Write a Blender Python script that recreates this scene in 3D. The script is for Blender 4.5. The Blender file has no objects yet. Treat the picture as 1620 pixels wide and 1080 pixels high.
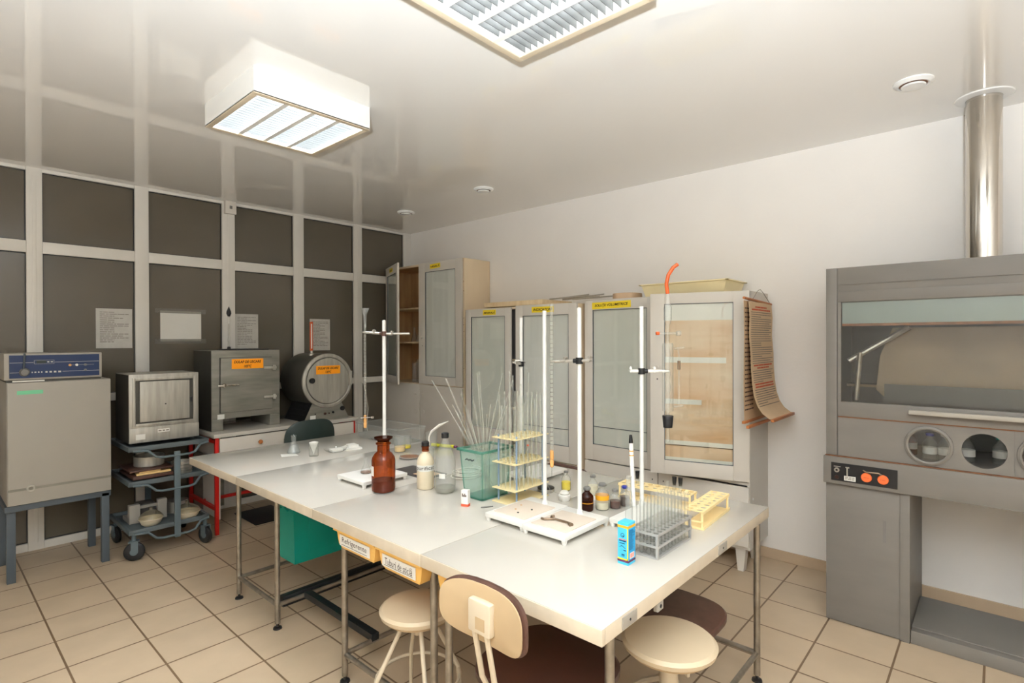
import bpy, bmesh, math, random
from mathutils import Vector, Matrix, Euler
PI = math.pi
R = math.radians
random.seed(7)
SC = bpy.context.scene
C = SC.collection

# ------------------------------------------------------------------ camera, world, exposure, ceiling light power
cam_d = bpy.data.cameras.new('camera'); cam = bpy.data.objects.new('camera', cam_d); C.objects.link(cam)
cam_d.sensor_width = 36.0; cam_d.lens = 853.25 / 1620 * 36; cam_d.clip_start = .02
right = Vector((0.6688477, -0.74339406, -0.0028332)); up = Vector((0.00495769, 0.00064942, 0.9999875)); fwd = Vector((0.74338293, 0.66885338, -0.00411988))
M = Matrix((right, up, -fwd)).transposed().to_4x4(); M.translation = Vector((0, 0, 1.6)); cam.matrix_world = M
SC.camera = cam
SC.view_settings.view_transform = 'Standard'; SC.view_settings.look = 'None'
SC.view_settings.gamma = 1; SC.view_settings.use_curve_mapping = False
SC.view_settings.exposure = 0.0
W = bpy.data.worlds.new('world'); SC.world = W; W.use_nodes = True
W.node_tree.nodes['Background'].inputs[0].default_value = (.5, .5, .5, 1); W.node_tree.nodes['Background'].inputs[1].default_value = .15
cy = SC.cycles
cy.transparent_max_bounces = 64; cy.max_bounces = 12; cy.diffuse_bounces = 6; cy.glossy_bounces = 5; cy.transmission_bounces = 8
cy.caustics_reflective = False; cy.caustics_refractive = False; cy.sample_clamp_indirect = 6
LAMP_W = 14.0
FLASH_W = 450.0
LAMP_COL = (.90, .95, 1.0)

# the photographer's flash head to the left of the camera, fired straight up at the ceiling
fl = bpy.data.lights.new('bounce_flash', 'AREA'); fl.shape = 'SQUARE'; fl.size = .12; fl.energy = FLASH_W; fl.spread = R(172); fl.color = (.845, .925, 1.0)
flo = bpy.data.objects.new('bounce_flash', fl); C.objects.link(flo); flo.location = (-.35, -.2, 1.65); flo.rotation_euler = (PI, 0, .3)

# ------------------------------------------------------------------ materials
def lin(c):
    return tuple((v / 12.92 if v <= .04045 else ((v + .055) / 1.055) ** 2.4) for v in c)
def rgb(r, g, b): return lin((r / 255, g / 255, b / 255))
def mat(name, col, rough=.5, metal=0., var=0., vscale=8., bump=0., bscale=60., coat=0., stretch=None, emit=None, ior=1.45, spec=None):
    m = bpy.data.materials.new(name); m.use_nodes = True; nt = m.node_tree; b = nt.nodes['Principled BSDF']
    b.inputs['Base Color'].default_value = (*col, 1); b.inputs['Roughness'].default_value = rough; b.inputs['Metallic'].default_value = metal
    b.inputs['Coat Weight'].default_value = coat; b.inputs['Coat Roughness'].default_value = .05; b.inputs['IOR'].default_value = ior
    if spec is not None: b.inputs['Specular IOR Level'].default_value = spec
    if emit: b.inputs['Emission Color'].default_value = (*emit[0], 1); b.inputs['Emission Strength'].default_value = emit[1]
    if var or bump:
        tc = nt.nodes.new('ShaderNodeTexCoord'); src = tc.outputs['Object']
        if stretch:
            mp = nt.nodes.new('ShaderNodeMapping'); mp.inputs['Scale'].default_value = stretch; nt.links.new(src, mp.inputs[0]); src = mp.outputs[0]
    if var:
        n = nt.nodes.new('ShaderNodeTexNoise'); n.inputs['Scale'].default_value = vscale; n.inputs['Detail'].default_value = 5; nt.links.new(src, n.inputs[0])
        r = nt.nodes.new('ShaderNodeValToRGB'); r.color_ramp.elements[0].position = .3; r.color_ramp.elements[1].position = .7
        r.color_ramp.elements[0].color = (*[max(0, v * (1 - var)) for v in col], 1); r.color_ramp.elements[1].color = (*[min(1, v * (1 + var)) for v in col], 1)
        nt.links.new(n.outputs[0], r.inputs[0]); nt.links.new(r.outputs[0], b.inputs['Base Color'])
    if bump:
        n = nt.nodes.new('ShaderNodeTexNoise'); n.inputs['Scale'].default_value = bscale; nt.links.new(src, n.inputs[0])
        bp = nt.nodes.new('ShaderNodeBump'); bp.inputs['Strength'].default_value = bump; bp.inputs['Distance'].default_value = .004
        nt.links.new(n.outputs[0], bp.inputs['Height']); nt.links.new(bp.outputs[0], b.inputs['Normal'])
    return m
def glass(name, tint=(.95, .97, .96), edge=(.55, .6, .58), gloss=.9, body=None, bodyfac=0.):
    """thin walled glass: see-through with fresnel reflection and darker rims"""
    m = bpy.data.materials.new(name); m.use_nodes = True; nt = m.node_tree; nt.nodes.clear()
    out = nt.nodes.new('ShaderNodeOutputMaterial'); tr = nt.nodes.new('ShaderNodeBsdfTransparent'); gl = nt.nodes.new('ShaderNodeBsdfGlossy')
    gl.inputs['Roughness'].default_value = .03; gl.inputs['Color'].default_value = (gloss, gloss, gloss, 1)
    lw = nt.nodes.new('ShaderNodeLayerWeight'); lw.inputs['Blend'].default_value = .5
    mc = nt.nodes.new('ShaderNodeMix'); mc.data_type = 'RGBA'; mc.inputs[6].default_value = (*tint, 1); mc.inputs[7].default_value = (*edge, 1)
    pw = nt.nodes.new('ShaderNodeMath'); pw.operation = 'POWER'; pw.inputs[1].default_value = 3.0; nt.links.new(lw.outputs['Facing'], pw.inputs[0])
    nt.links.new(pw.outputs[0], mc.inputs[0]); nt.links.new(mc.outputs[2], tr.inputs[0])
    p5 = nt.nodes.new('ShaderNodeMath'); p5.operation = 'POWER'; p5.inputs[1].default_value = 5; nt.links.new(lw.outputs['Facing'], p5.inputs[0])
    fr = nt.nodes.new('ShaderNodeMath'); fr.operation = 'MULTIPLY_ADD'; fr.inputs[1].default_value = .95; fr.inputs[2].default_value = .045; nt.links.new(p5.outputs[0], fr.inputs[0])
    ms = nt.nodes.new('ShaderNodeMixShader'); nt.links.new(fr.outputs[0], ms.inputs[0]); nt.links.new(tr.outputs[0], ms.inputs[1]); nt.links.new(gl.outputs[0], ms.inputs[2])
    last = ms
    if body:
        d = nt.nodes.new('ShaderNodeBsdfDiffuse'); d.inputs[0].default_value = (*body, 1)
        m2 = nt.nodes.new('ShaderNodeMixShader'); m2.inputs[0].default_value = bodyfac
        nt.links.new(ms.outputs[0], m2.inputs[1]); nt.links.new(d.outputs[0], m2.inputs[2]); last = m2
    nt.links.new(last.outputs[0], out.inputs[0])
    return m
def tile_mat(name, col, grout, size, ox, oy, gw=.005):
    m = mat(name, col, .35, spec=.4); nt = m.node_tree; b = nt.nodes['Principled BSDF']
    tc = nt.nodes.new('ShaderNodeTexCoord'); mp = nt.nodes.new('ShaderNodeMapping'); nt.links.new(tc.outputs['Object'], mp.inputs[0])
    mp.inputs['Location'].default_value = (-ox / size, -oy / size, 0); mp.inputs['Scale'].default_value = (1 / size, 1 / size, 1)
    br = nt.nodes.new('ShaderNodeTexBrick'); br.offset = 0; br.inputs['Scale'].default_value = 1; br.inputs['Brick Width'].default_value = 1; br.inputs['Row Height'].default_value = 1
    br.inputs['Mortar Size'].default_value = gw / size; br.inputs['Mortar Smooth'].default_value = .1; br.inputs['Bias'].default_value = 0
    br.inputs['Color1'].default_value = (*[v * .965 for v in col], 1); br.inputs['Color2'].default_value = (*[v * 1.035 for v in col], 1); br.inputs['Mortar'].default_value = (*grout, 1)
    nt.links.new(mp.outputs[0], br.inputs['Vector'])
    n = nt.nodes.new('ShaderNodeTexNoise'); n.inputs['Scale'].default_value = 5; n.inputs['Detail'].default_value = 6; nt.links.new(tc.outputs['Object'], n.inputs[0])
    mx = nt.nodes.new('ShaderNodeMix'); mx.data_type = 'RGBA'; mx.blend_type = 'MULTIPLY'; mx.inputs[0].default_value = .25
    nt.links.new(br.outputs[0], mx.inputs[6]); nt.links.new(n.outputs[0], mx.inputs[7]); nt.links.new(mx.outputs[2], b.inputs['Base Color'])
    bp = nt.nodes.new('ShaderNodeBump'); bp.inputs['Strength'].default_value = .5; bp.inputs['Distance'].default_value = .003; bp.invert = True
    nt.links.new(br.outputs['Fac'], bp.inputs['Height']); nt.links.new(bp.outputs[0], b.inputs['Normal'])
    return m
def streak_mat(name, c1, c2, rough, scale, metal=0., bands=None):
    """vertical/horizontal streaks of two colours (wood, stained paper)"""
    m = mat(name, c1, rough, metal); nt = m.node_tree; b = nt.nodes['Principled BSDF']
    tc = nt.nodes.new('ShaderNodeTexCoord'); mp = nt.nodes.new('ShaderNodeMapping'); mp.inputs['Scale'].default_value = scale; nt.links.new(tc.outputs['Object'], mp.inputs[0])
    n = nt.nodes.new('ShaderNodeTexNoise'); n.inputs['Scale'].default_value = 1; n.inputs['Detail'].default_value = 7; nt.links.new(mp.outputs[0], n.inputs[0])
    r = nt.nodes.new('ShaderNodeValToRGB'); r.color_ramp.elements[0].position = .32; r.color_ramp.elements[1].position = .68
    r.color_ramp.elements[0].color = (*c1, 1); r.color_ramp.elements[1].color = (*c2, 1)
    nt.links.new(n.outputs[0], r.inputs[0]); nt.links.new(r.outputs[0], b.inputs['Base Color'])
    return m

m_ceil = mat('stretch_ceiling', rgb(236, 234, 230), .015, ior=2.1, coat=0)
m_wall = mat('wall_paint', rgb(243, 239, 234), .75, var=.02, vscale=2, bump=.15, bscale=40)
m_floor = tile_mat('floor_tile', rgb(200, 178, 150), rgb(122, 98, 74), .33393, .4986, 4.7209)
m_skirt = mat('skirting_tile', rgb(186, 164, 138), .4, var=.05)
m_frame = mat('white_pvc', rgb(222, 218, 210), .35, var=.02)
m_pane = mat('tinted_film', rgb(92, 85, 73), .18, var=.10, vscale=1.3, bump=.02, bscale=3, ior=1.5)
m_lam = mat('white_laminate', rgb(194, 189, 179), .11, var=.015, vscale=5, ior=1.5)
m_lam_edge = mat('laminate_edge', rgb(202, 189, 168), .35, var=.08, vscale=12)
m_pipe = mat('worn_steel', rgb(150, 142, 130), .38, .85, var=.2, vscale=25)
m_black = mat('black_plastic', rgb(22, 22, 24), .4)
m_blackmetal = mat('black_metal', rgb(30, 32, 34), .45, .3)
m_white = mat('white_enamel', rgb(228, 227, 222), .25, var=.01)
m_whitep = mat('white_plastic', rgb(238, 238, 236), .35)
m_cab = mat('grey_white_cabinet', rgb(212, 206, 196), .45, var=.03, vscale=4)
m_cabwood = mat('pale_chipboard', rgb(222, 202, 172), .5, var=.05, vscale=4, stretch=(1, 1, .2))
m_wood = streak_mat('wood_inside', rgb(176, 138, 96), rgb(200, 164, 118), .5, (14, 14, 2))
m_board = streak_mat('wood_board', rgb(214, 188, 146), rgb(228, 206, 168), .5, (20, 20, 2))
m_cgl = glass('cabinet_glass', (.97, .98, .975), (.8, .83, .82))
m_gl = glass('clear_glass', (.975, .98, .975), (.40, .43, .41), body=rgb(232, 236, 232), bodyfac=.09)
m_tubegl = glass('test_tube_glass', (.985, .99, .985), (.50, .52, .50), gloss=1, body=rgb(236, 238, 234), bodyfac=.06)
m_thick = glass('thick_glass', (.95, .96, .955), (.35, .38, .36), gloss=1, body=rgb(236, 238, 234), bodyfac=.16)
m_glthin = glass('rod_glass', (.95, .96, .94), (.50, .50, .46), gloss=1, body=rgb(236, 236, 228), bodyfac=.11)
m_glgreen = glass('green_tank_glass', (.88, .95, .92), (.35, .6, .52), body=rgb(190, 222, 212), bodyfac=.22)
m_glrim = mat('green_glass_edge', rgb(40, 110, 92), .08, ior=1.5)
m_amber = glass('amber_glass', (.66, .27, .07), (.22, .05, .01), body=rgb(130, 52, 14), bodyfac=.22)
m_amberd = glass('dark_amber_glass', (.20, .05, .01), (.05, .01, .004), body=rgb(60, 22, 8), bodyfac=.5)
m_curt = streak_mat('glass_door_paper', rgb(236, 234, 226), rgb(246, 244, 238), .7, (9, 9, 1.2))
m_curt2 = streak_mat('greenish_paper', rgb(228, 229, 218), rgb(242, 240, 230), .7, (5, 5, 2))
m_stain = streak_mat('stained_paper', rgb(216, 172, 126), rgb(234, 214, 184), .7, (1.2, 1.2, 5))
m_stripw = mat('paper_strip', rgb(236, 234, 222), .7, var=.04)
m_red = mat('red_metal', rgb(196, 26, 18), .4, var=.05)
m_grey_hood = mat('grey_painted_wood', rgb(113, 108, 101), .5, var=.06, vscale=3, stretch=(1, 1, 4), bump=.05, bscale=30)
m_grey_dark = mat('dark_grey_paint', rgb(108, 104, 99), .5, var=.05)  # plain darker grey with slight random variation
m_rust = mat('rust_line', rgb(112, 72, 44), .8, var=.3, vscale=30)
m_steel = mat('polished_steel', rgb(205, 200, 192), .12, 1.)
m_bsteel = streak_mat('brushed_steel', rgb(158, 154, 144), rgb(186, 182, 172), .42, (30, 30, 3), .5)
m_alu = streak_mat('dull_aluminium', rgb(120, 118, 108), rgb(146, 142, 132), .5, (3, 3, 18), .4)
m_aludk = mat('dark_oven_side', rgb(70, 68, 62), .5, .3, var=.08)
m_alupan = mat('aluminium_pan', rgb(190, 186, 178), .3, .8)
m_inc = mat('incubator_grey', rgb(154, 148, 138), .5, var=.02, vscale=6)
m_navy = mat('navy_panel', rgb(8, 38, 80), .3)
m_stand = mat('slate_metal', rgb(72, 80, 86), .45, var=.05)
m_trolley = mat('trolley_grey', rgb(88, 100, 104), .45, var=.06)
m_tray = mat('trolley_tray', rgb(84, 92, 94), .5, var=.05)
m_orange = mat('orange_sticker', rgb(255, 160, 12), .5)
m_yellow = mat('yellow_sticker', rgb(242, 214, 48), .5)
m_ink = mat('black_ink', rgb(48, 30, 16), .6)
m_inkgrey = mat('grey_ink', rgb(120, 112, 102), .7)
m_inkred = mat('red_ink', rgb(196, 84, 50), .7)
m_paper = mat('white_paper', rgb(226, 224, 216), .7, var=.02)
m_paperg = mat('grey_paper', rgb(196, 192, 184), .35, var=.08, vscale=14)
m_tape = glass('clear_tape', (.82, .82, .8), (.7, .7, .7), body=rgb(170, 165, 155), bodyfac=.25)
m_chart = mat('chart_paper', rgb(208, 178, 142), .7, var=.05, vscale=5)
m_chartw = mat('chart_wood', rgb(176, 108, 58), .5, var=.1)
m_cream = mat('cream_vinyl', rgb(192, 174, 146), .4, var=.03)  # this cream and the two below are darkened to include under-table shade
m_creamp = mat('cream_plywood', rgb(176, 152, 118), .5, var=.05, vscale=6)
m_creammet = mat('cream_metal', rgb(202, 188, 164), .4, var=.05)
m_brownseat = mat('dark_brown_vinyl', rgb(52, 26, 18), .45, var=.2, vscale=9)
m_brown = mat('brown_vinyl', rgb(78, 52, 42), .5, var=.25, vscale=14)
m_dkgreen = mat('dark_green_plastic', rgb(28, 42, 38), .45)
m_teal = mat('teal_plastic', rgb(0, 138, 122), .4, var=.03)
m_bin = mat('ochre_plastic', rgb(232, 184, 100), .4, var=.03)
m_ytray = mat('cream_plastic', rgb(238, 222, 176), .45, var=.02)
m_yrack = mat('yellow_rack_plastic', rgb(246, 222, 164), .4, var=.02)
m_ivory = mat('ivory_rack_plastic', rgb(234, 216, 166), .45, var=.04)
m_bluepost = mat('blue_grey_post', rgb(120, 140, 160), .4)
m_greyrack = mat('grey_rack_metal', rgb(176, 174, 170), .4, .3)
m_porc = mat('stand_base_white', rgb(230, 228, 222), .3)
m_tileb = mat('beige_ceramic', rgb(216, 202, 186), .4, var=.03)
m_tan = mat('tan_rubber', rgb(206, 152, 88), .5)
m_orub = mat('orange_rubber', rgb(196, 84, 30), .45)
m_yliq = mat('yellow_liquid', rgb(240, 214, 40), .2)
m_oliq = mat('orange_label', rgb(246, 172, 40), .4)
m_pliq = mat('pale_liquid', rgb(226, 218, 190), .3)
m_dliq = mat('dark_red_liquid', rgb(74, 24, 8), .15)
m_aliq = mat('straw_liquid', rgb(222, 190, 130), .3)
m_frost = mat('frosted_bottle', rgb(218, 204, 176), .35, var=.06, vscale=9)
m_greycap = mat('grey_cap', rgb(112, 110, 106), .5)
m_bluecap = mat('blue_cap', rgb(38, 48, 140), .4)
m_cyan = mat('cyan_card', rgb(70, 186, 222), .4)
m_cyan2 = mat('blue_card', rgb(30, 150, 205), .4)
m_purple = mat('plum_band', rgb(92, 40, 80), .5)
m_whitebox = mat('box_white', rgb(240, 236, 230), .4)
m_redband = mat('box_red', rgb(222, 92, 62), .5)
m_spanner = mat('bronze_metal', rgb(132, 112, 92), .4, .7, var=.2)
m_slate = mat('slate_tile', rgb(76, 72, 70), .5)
m_oball = mat('orange_button', rgb(242, 112, 58), .35)
m_green = mat('green_sticker', rgb(110, 190, 146), .5)
m_card = mat('cardboard', rgb(206, 176, 144), .6)
m_cable = mat('white_cable', rgb(226, 220, 208), .5)
m_dirt = mat('brown_residue', rgb(128, 92, 68), .6, var=.2, vscale=30)
m_louvre = mat('louvre_aluminium', rgb(112, 115, 115), .45, .5)
m_reflpanel = mat('lamp_reflector', rgb(245, 245, 245), .4, emit=((1, .98, .95), .5))
m_tube = mat('fluorescent_tube', rgb(255, 255, 255), .4, emit=((1, .97, .93), 4.))

# ------------------------------------------------------------------ geometry helpers
class MB:
    def __init__(s): s.bm = bmesh.new()
    def _face(s, vs):
        try: return s.bm.faces.new(vs)
        except ValueError: return None
    def box(s, a, b, bev=0., tf=None, mi=0):
        x0, y0, z0 = [min(p, q) for p, q in zip(a, b)]; x1, y1, z1 = [max(p, q) for p, q in zip(a, b)]
        vs = [s.bm.verts.new(p) for p in [(x0, y0, z0), (x1, y0, z0), (x1, y1, z0), (x0, y1, z0), (x0, y0, z1), (x1, y0, z1), (x1, y1, z1), (x0, y1, z1)]]
        fs = [s.bm.faces.new([vs[i] for i in f]) for f in [(3, 2, 1, 0), (4, 5, 6, 7), (0, 1, 5, 4), (1, 2, 6, 5), (2, 3, 7, 6), (3, 0, 4, 7)]]
        for f in fs: f.material_index = mi
        if bev > 0:
            es = list({e for f in fs for e in f.edges})
            r = bmesh.ops.bevel(s.bm, geom=es, offset=min(bev, (x1 - x0) * .45, (y1 - y0) * .45, (z1 - z0) * .45), segments=2, affect='EDGES', profile=.6)
            vs = list({v for f in r['faces'] for v in f.verts} | {v for v in vs if v.is_valid})
            for f in r['faces']: f.material_index = mi
        if tf is not None:
            allv = vs if bev > 0 else vs
            for v in allv: v.co = tf @ v.co
        return s
    def cyl(s, p0, p1, r0, r1=None, seg=16, cap=True, mi=0):
        r1 = r0 if r1 is None else r1
        p0 = Vector(p0); p1 = Vector(p1); d = (p1 - p0).normalized()
        a = d.orthogonal().normalized(); b = d.cross(a)
        A = [s.bm.verts.new(p0 + (a * math.cos(t) + b * math.sin(t)) * r0) for t in [2 * PI * i / seg for i in range(seg)]]
        B = [s.bm.verts.new(p1 + (a * math.cos(t) + b * math.sin(t)) * r1) for t in [2 * PI * i / seg for i in range(seg)]]
        for i in range(seg):
            f = s.bm.faces.new([A[i], A[(i + 1) % seg], B[(i + 1) % seg], B[i]]); f.material_index = mi
        if cap: s.bm.faces.new(A[::-1]).material_index = mi; s.bm.faces.new(B).material_index = mi
        return s
    def lathe(s, prof, c=(0, 0, 0), seg=28, tf=None, mi=0):
        c = Vector(c); rings = []
        for r, z in prof:
            if r < 1e-6: rings.append([s.bm.verts.new(c + Vector((0, 0, z)))])
            else: rings.append([s.bm.verts.new(c + Vector((r * math.cos(2 * PI * i / seg), r * math.sin(2 * PI * i / seg), z))) for i in range(seg)])
        if tf is not None:
            for rg in rings:
                for v in rg: v.co = tf @ v.co
        for A, B in zip(rings, rings[1:]):
            if len(A) == 1 and len(B) == 1: continue
            for i in range(seg):
                j = (i + 1) % seg
                if len(A) == 1: vs = [A[0], B[j], B[i]]
                elif len(B) == 1: vs = [A[i], A[j], B[0]]
                else: vs = [A[i], A[j], B[j], B[i]]
                f = s._face(vs)
                if f: f.material_index = mi
        return s
    def tube(s, pts, r, seg=10, closed=False, mi=0):
        pts = [Vector(p) for p in pts]; n = len(pts); rs = r if isinstance(r, (list, tuple)) else [r] * n
        rings = []; prev = None
        for i, p in enumerate(pts):
            if closed: d = pts[(i + 1) % n] - pts[i - 1]
            else: d = pts[min(i + 1, n - 1)] - pts[max(i - 1, 0)]
            d.normalize()
            a = d.orthogonal().normalized() if prev is None else (prev - d * prev.dot(d)).normalized()
            prev = a; b = d.cross(a)
            rings.append([s.bm.verts.new(p + (a * math.cos(2 * PI * k / seg) + b * math.sin(2 * PI * k / seg)) * rs[i]) for k in range(seg)])
        m = n if closed else n - 1
        for i in range(m):
            A, B = rings[i], rings[(i + 1) % n]
            for k in range(seg): s.bm.faces.new([A[k], A[(k + 1) % seg], B[(k + 1) % seg], B[k]]).material_index = mi
        if not closed: s.bm.faces.new(rings[0][::-1]).material_index = mi; s.bm.faces.new(rings[-1]).material_index = mi
        return s
    def prism(s, poly, lo, hi, axis='z', mi=0):
        def P(u, v, w): return {'z': (u, v, w), 'y': (u, w, v), 'x': (w, u, v)}[axis]
        A = [s.bm.verts.new(P(u, v, lo)) for u, v in poly]; B = [s.bm.verts.new(P(u, v, hi)) for u, v in poly]
        s.bm.faces.new(A[::-1]).material_index = mi; s.bm.faces.new(B).material_index = mi
        n = len(poly)
        for i in range(n): s.bm.faces.new([A[i], A[(i + 1) % n], B[(i + 1) % n], B[i]]).material_index = mi
        return s
    def holed(s, x0, y0, x1, y1, z0, z1, nx, ny, r, seg=16):
        """plate with a grid of round holes"""
        dx = (x1 - x0) / nx; dy = (y1 - y0) / ny
        for i in range(nx):
            for j in range(ny):
                cx = x0 + dx * (i + .5); cyy = y0 + dy * (j + .5); O = []; I = []
                for z in (z0, z1):
                    o = []; n = []
                    for k in range(seg):
                        t = 2 * PI * k / seg; c, q = math.cos(t), math.sin(t); m_ = max(abs(c), abs(q))
                        o.append(s.bm.verts.new((cx + c / m_ * dx / 2, cyy + q / m_ * dy / 2, z))); n.append(s.bm.verts.new((cx + c * r, cyy + q * r, z)))
                    O.append(o); I.append(n)
                for k in range(seg):
                    l = (k + 1) % seg
                    s.bm.faces.new([O[1][k], O[1][l], I[1][l], I[1][k]]); s.bm.faces.new([O[0][l], O[0][k], I[0][k], I[0][l]])
                    s.bm.faces.new([I[1][k], I[1][l], I[0][l], I[0][k]])
        for a, b in (((x0, y0), (x1, y0)), ((x1, y0), (x1, y1)), ((x1, y1), (x0, y1)), ((x0, y1), (x0, y0))):
            v = [s.bm.verts.new(p) for p in ((*a, z0), (*b, z0), (*b, z1), (*a, z1))]; s.bm.faces.new(v)
        return s
    def mesh(s, name, mats, smooth=True):
        bmesh.ops.recalc_face_normals(s.bm, faces=s.bm.faces[:])
        me = bpy.data.meshes.new(name); s.bm.to_mesh(me); s.bm.free()
        for m in (mats if isinstance(mats, (list, tuple)) else [mats]): me.materials.append(m)
        if smooth:
            for p in me.polygons: p.use_smooth = True
            me.set_sharp_from_angle(angle=R(32))
        return me
    def build(s, name, mats, parent=None, loc=(0, 0, 0), rot=(0, 0, 0), label=None):
        o = bpy.data.objects.new(name, s.mesh(name, mats)); C.objects.link(o); o.location = loc; o.rotation_euler = rot
        if parent is not None: o.parent = parent
        if label: o['label'] = label
        return o
def tag(o, label=None, cat=None, group=None, kind=None):
    if label: o['label'] = label
    if cat: o['category'] = cat
    if group: o['group'] = group
    if kind: o['kind'] = kind
    return o
def thing(name, label, cat, loc=(0, 0, 0), rz=0., group=None, kind=None):
    o = bpy.data.objects.new(name, None); C.objects.link(o); o.location = loc; o.rotation_euler = (0, 0, rz); o.empty_display_size = .05
    return tag(o, label, cat, group, kind)
def kids(o): return [c for c in bpy.data.objects if c.parent == o]
def dup(root, loc, rz=None, label=None, group=None):
    r = root.copy(); C.objects.link(r); r.location = loc
    if rz is not None: r.rotation_euler = (0, 0, rz) if not hasattr(rz, '__len__') else rz
    if label: r['label'] = label
    if group: r['group'] = group
    for ch in kids(root):
        c = ch.copy(); C.objects.link(c); c.parent = r
        for g in kids(ch):
            d = g.copy(); C.objects.link(d); d.parent = c
    return r
def rect(mb, x0, x1, z0, z1, y, t=.001, bev=0): return mb.box((x0, y - t, z0), (x1, y, z1), bev)
def text(body, width, m, parent, loc, rot=(PI / 2, 0, 0), shear=0., height=None, name='lettering', bold=0., bend=None):
    cu = bpy.data.curves.new('t', 'FONT'); cu.body = body; cu.size = 1; cu.extrude = .0; cu.shear = shear; cu.offset = bold; cu.align_x = 'CENTER'; cu.align_y = 'CENTER'; cu.resolution_u = 3
    o = bpy.data.objects.new('t', cu); C.objects.link(o); bpy.context.view_layer.update()
    me = bpy.data.meshes.new_from_object(o.evaluated_get(bpy.context.evaluated_depsgraph_get())); bpy.data.objects.remove(o)
    xs = [v.co.x for v in me.vertices]; ys = [v.co.y for v in me.vertices]; cx = (min(xs) + max(xs)) / 2; cyy = (min(ys) + max(ys)) / 2
    k = width / (max(xs) - min(xs)); ky = k if height is None else height / (max(ys) - min(ys))
    for v in me.vertices: v.co.x = (v.co.x - cx) * k; v.co.y = (v.co.y - cyy) * ky
    if bend:
        for v in me.vertices:
            a = v.co.x / bend; v.co.x = bend * math.sin(a); v.co.z = bend * (math.cos(a) - 1)
    me.materials.clear(); me.materials.append(m)
    t = bpy.data.objects.new(name, me); C.objects.link(t); t.parent = parent; t.location = loc; t.rotation_euler = rot
    return t
def wordbars(mb, x0, x1, z, h, y, n=4, t=.0006, fill=1., seed=None, mi=0):
    """a line of writing too small to read, as a row of word marks"""
    rr = random.Random(seed); x = x0; end = x0 + (x1 - x0) * fill
    while x < end - .002:
        w = (x1 - x0) / n * rr.uniform(.35, 1.3); xe = min(x + w, end)
        mb.box((x, y - t, z - h / 2), (xe, y, z + h / 2), mi=mi); x = xe + h * .9
    return mb

# ------------------------------------------------------------------ room
XW, YG, ZC = 4.18, 5.48, 2.92
XL, YB = -3.2, -3.0
def struct(name, mb, m, parent=None): return tag(mb.build(name, m, parent), kind='structure' if parent is None else None)
struct('floor', MB().box((XL - .1, YB - .1, -.1), (XW + .1, YG + .3, 0)), m_floor)
struct('ceiling', MB().box((XL - .1, YB - .1, ZC), (XW + .1, YG + .3, ZC + .1)), m_ceil)
struct('wall_right', MB().box((XW, YB - .1, 0), (XW + .1, YG + .3, ZC)), m_wall)
struct('wall_left', MB().box((XL - .1, YB - .1, 0), (XL, YG + .3, ZC)), m_wall)
struct('wall_back', MB().box((XL, YB - .1, 0), (XW, YB, ZC)), m_wall)
struct('baseboard_right', MB().box((XW - .012, YB, 0), (XW, YG, .075)), m_skirt)
# glazed partition
win = tag(bpy.data.objects.new('window_1', None), kind='structure'); C.objects.link(win); win.location = (0, YG, 0)
cols = [-1.6, -.64, -.02, .578, .673, 1.271, 1.372, 1.967, 2.081, 2.666, 2.776, 3.373, 3.48, 4.07, 4.18]
fr = MB()
xs_m = [(-3.2, -3.1), (-2.32, -2.22), (-1.55, -1.45), (-.76, -.66), (-.08, .02), (.578, .673), (1.271, 1.372), (1.967, 2.081), (2.666, 2.776), (3.373, 3.48), (4.07, 4.18)]
for i, (a, b) in enumerate(xs_m):
    fr.box((a, -.022, 0), (b, .05, ZC), .004)
    if i % 2 == 1: fr.box(((a + b) / 2 - .012, -.026, .06), ((a + b) / 2 + .012, -.02, ZC - .06), .003)
zs_m = [(0, .06), (1.10, 1.165), (2.27, 2.36), (2.893, ZC)]
for z0, z1 in zs_m:
    for (a, b), (c, d) in zip(xs_m, xs_m[1:]): fr.box((b, -.018, z0), (c, .048, z1), .004)
fr.build('window_frame', m_frame, win)
gk = MB()
for (a, b), (c, d) in zip(xs_m, xs_m[1:]):
    for (p, q), (u, v) in zip(zs_m, zs_m[1:]):
        for e in ((b, q, b + .006, u), (c - .006, q, c, u), (b, q, c, q + .006), (b, u - .006, c, u)): gk.box((e[0], .003, e[1]), (e[2], .012, e[3]))
gk.build('gasket', m_black, win)
for (a, b), (c, d) in zip(xs_m, xs_m[1:]):
    for (p, q), (u, v) in zip(zs_m, zs_m[1:]):
        MB().box((b, .012, q), (c, .02, u)).build('pane', m_pane, win)
struct('wall_far', MB().box((XL, YG + .06, 0), (XW, YG + .14, ZC)), m_grey_dark)

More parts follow.
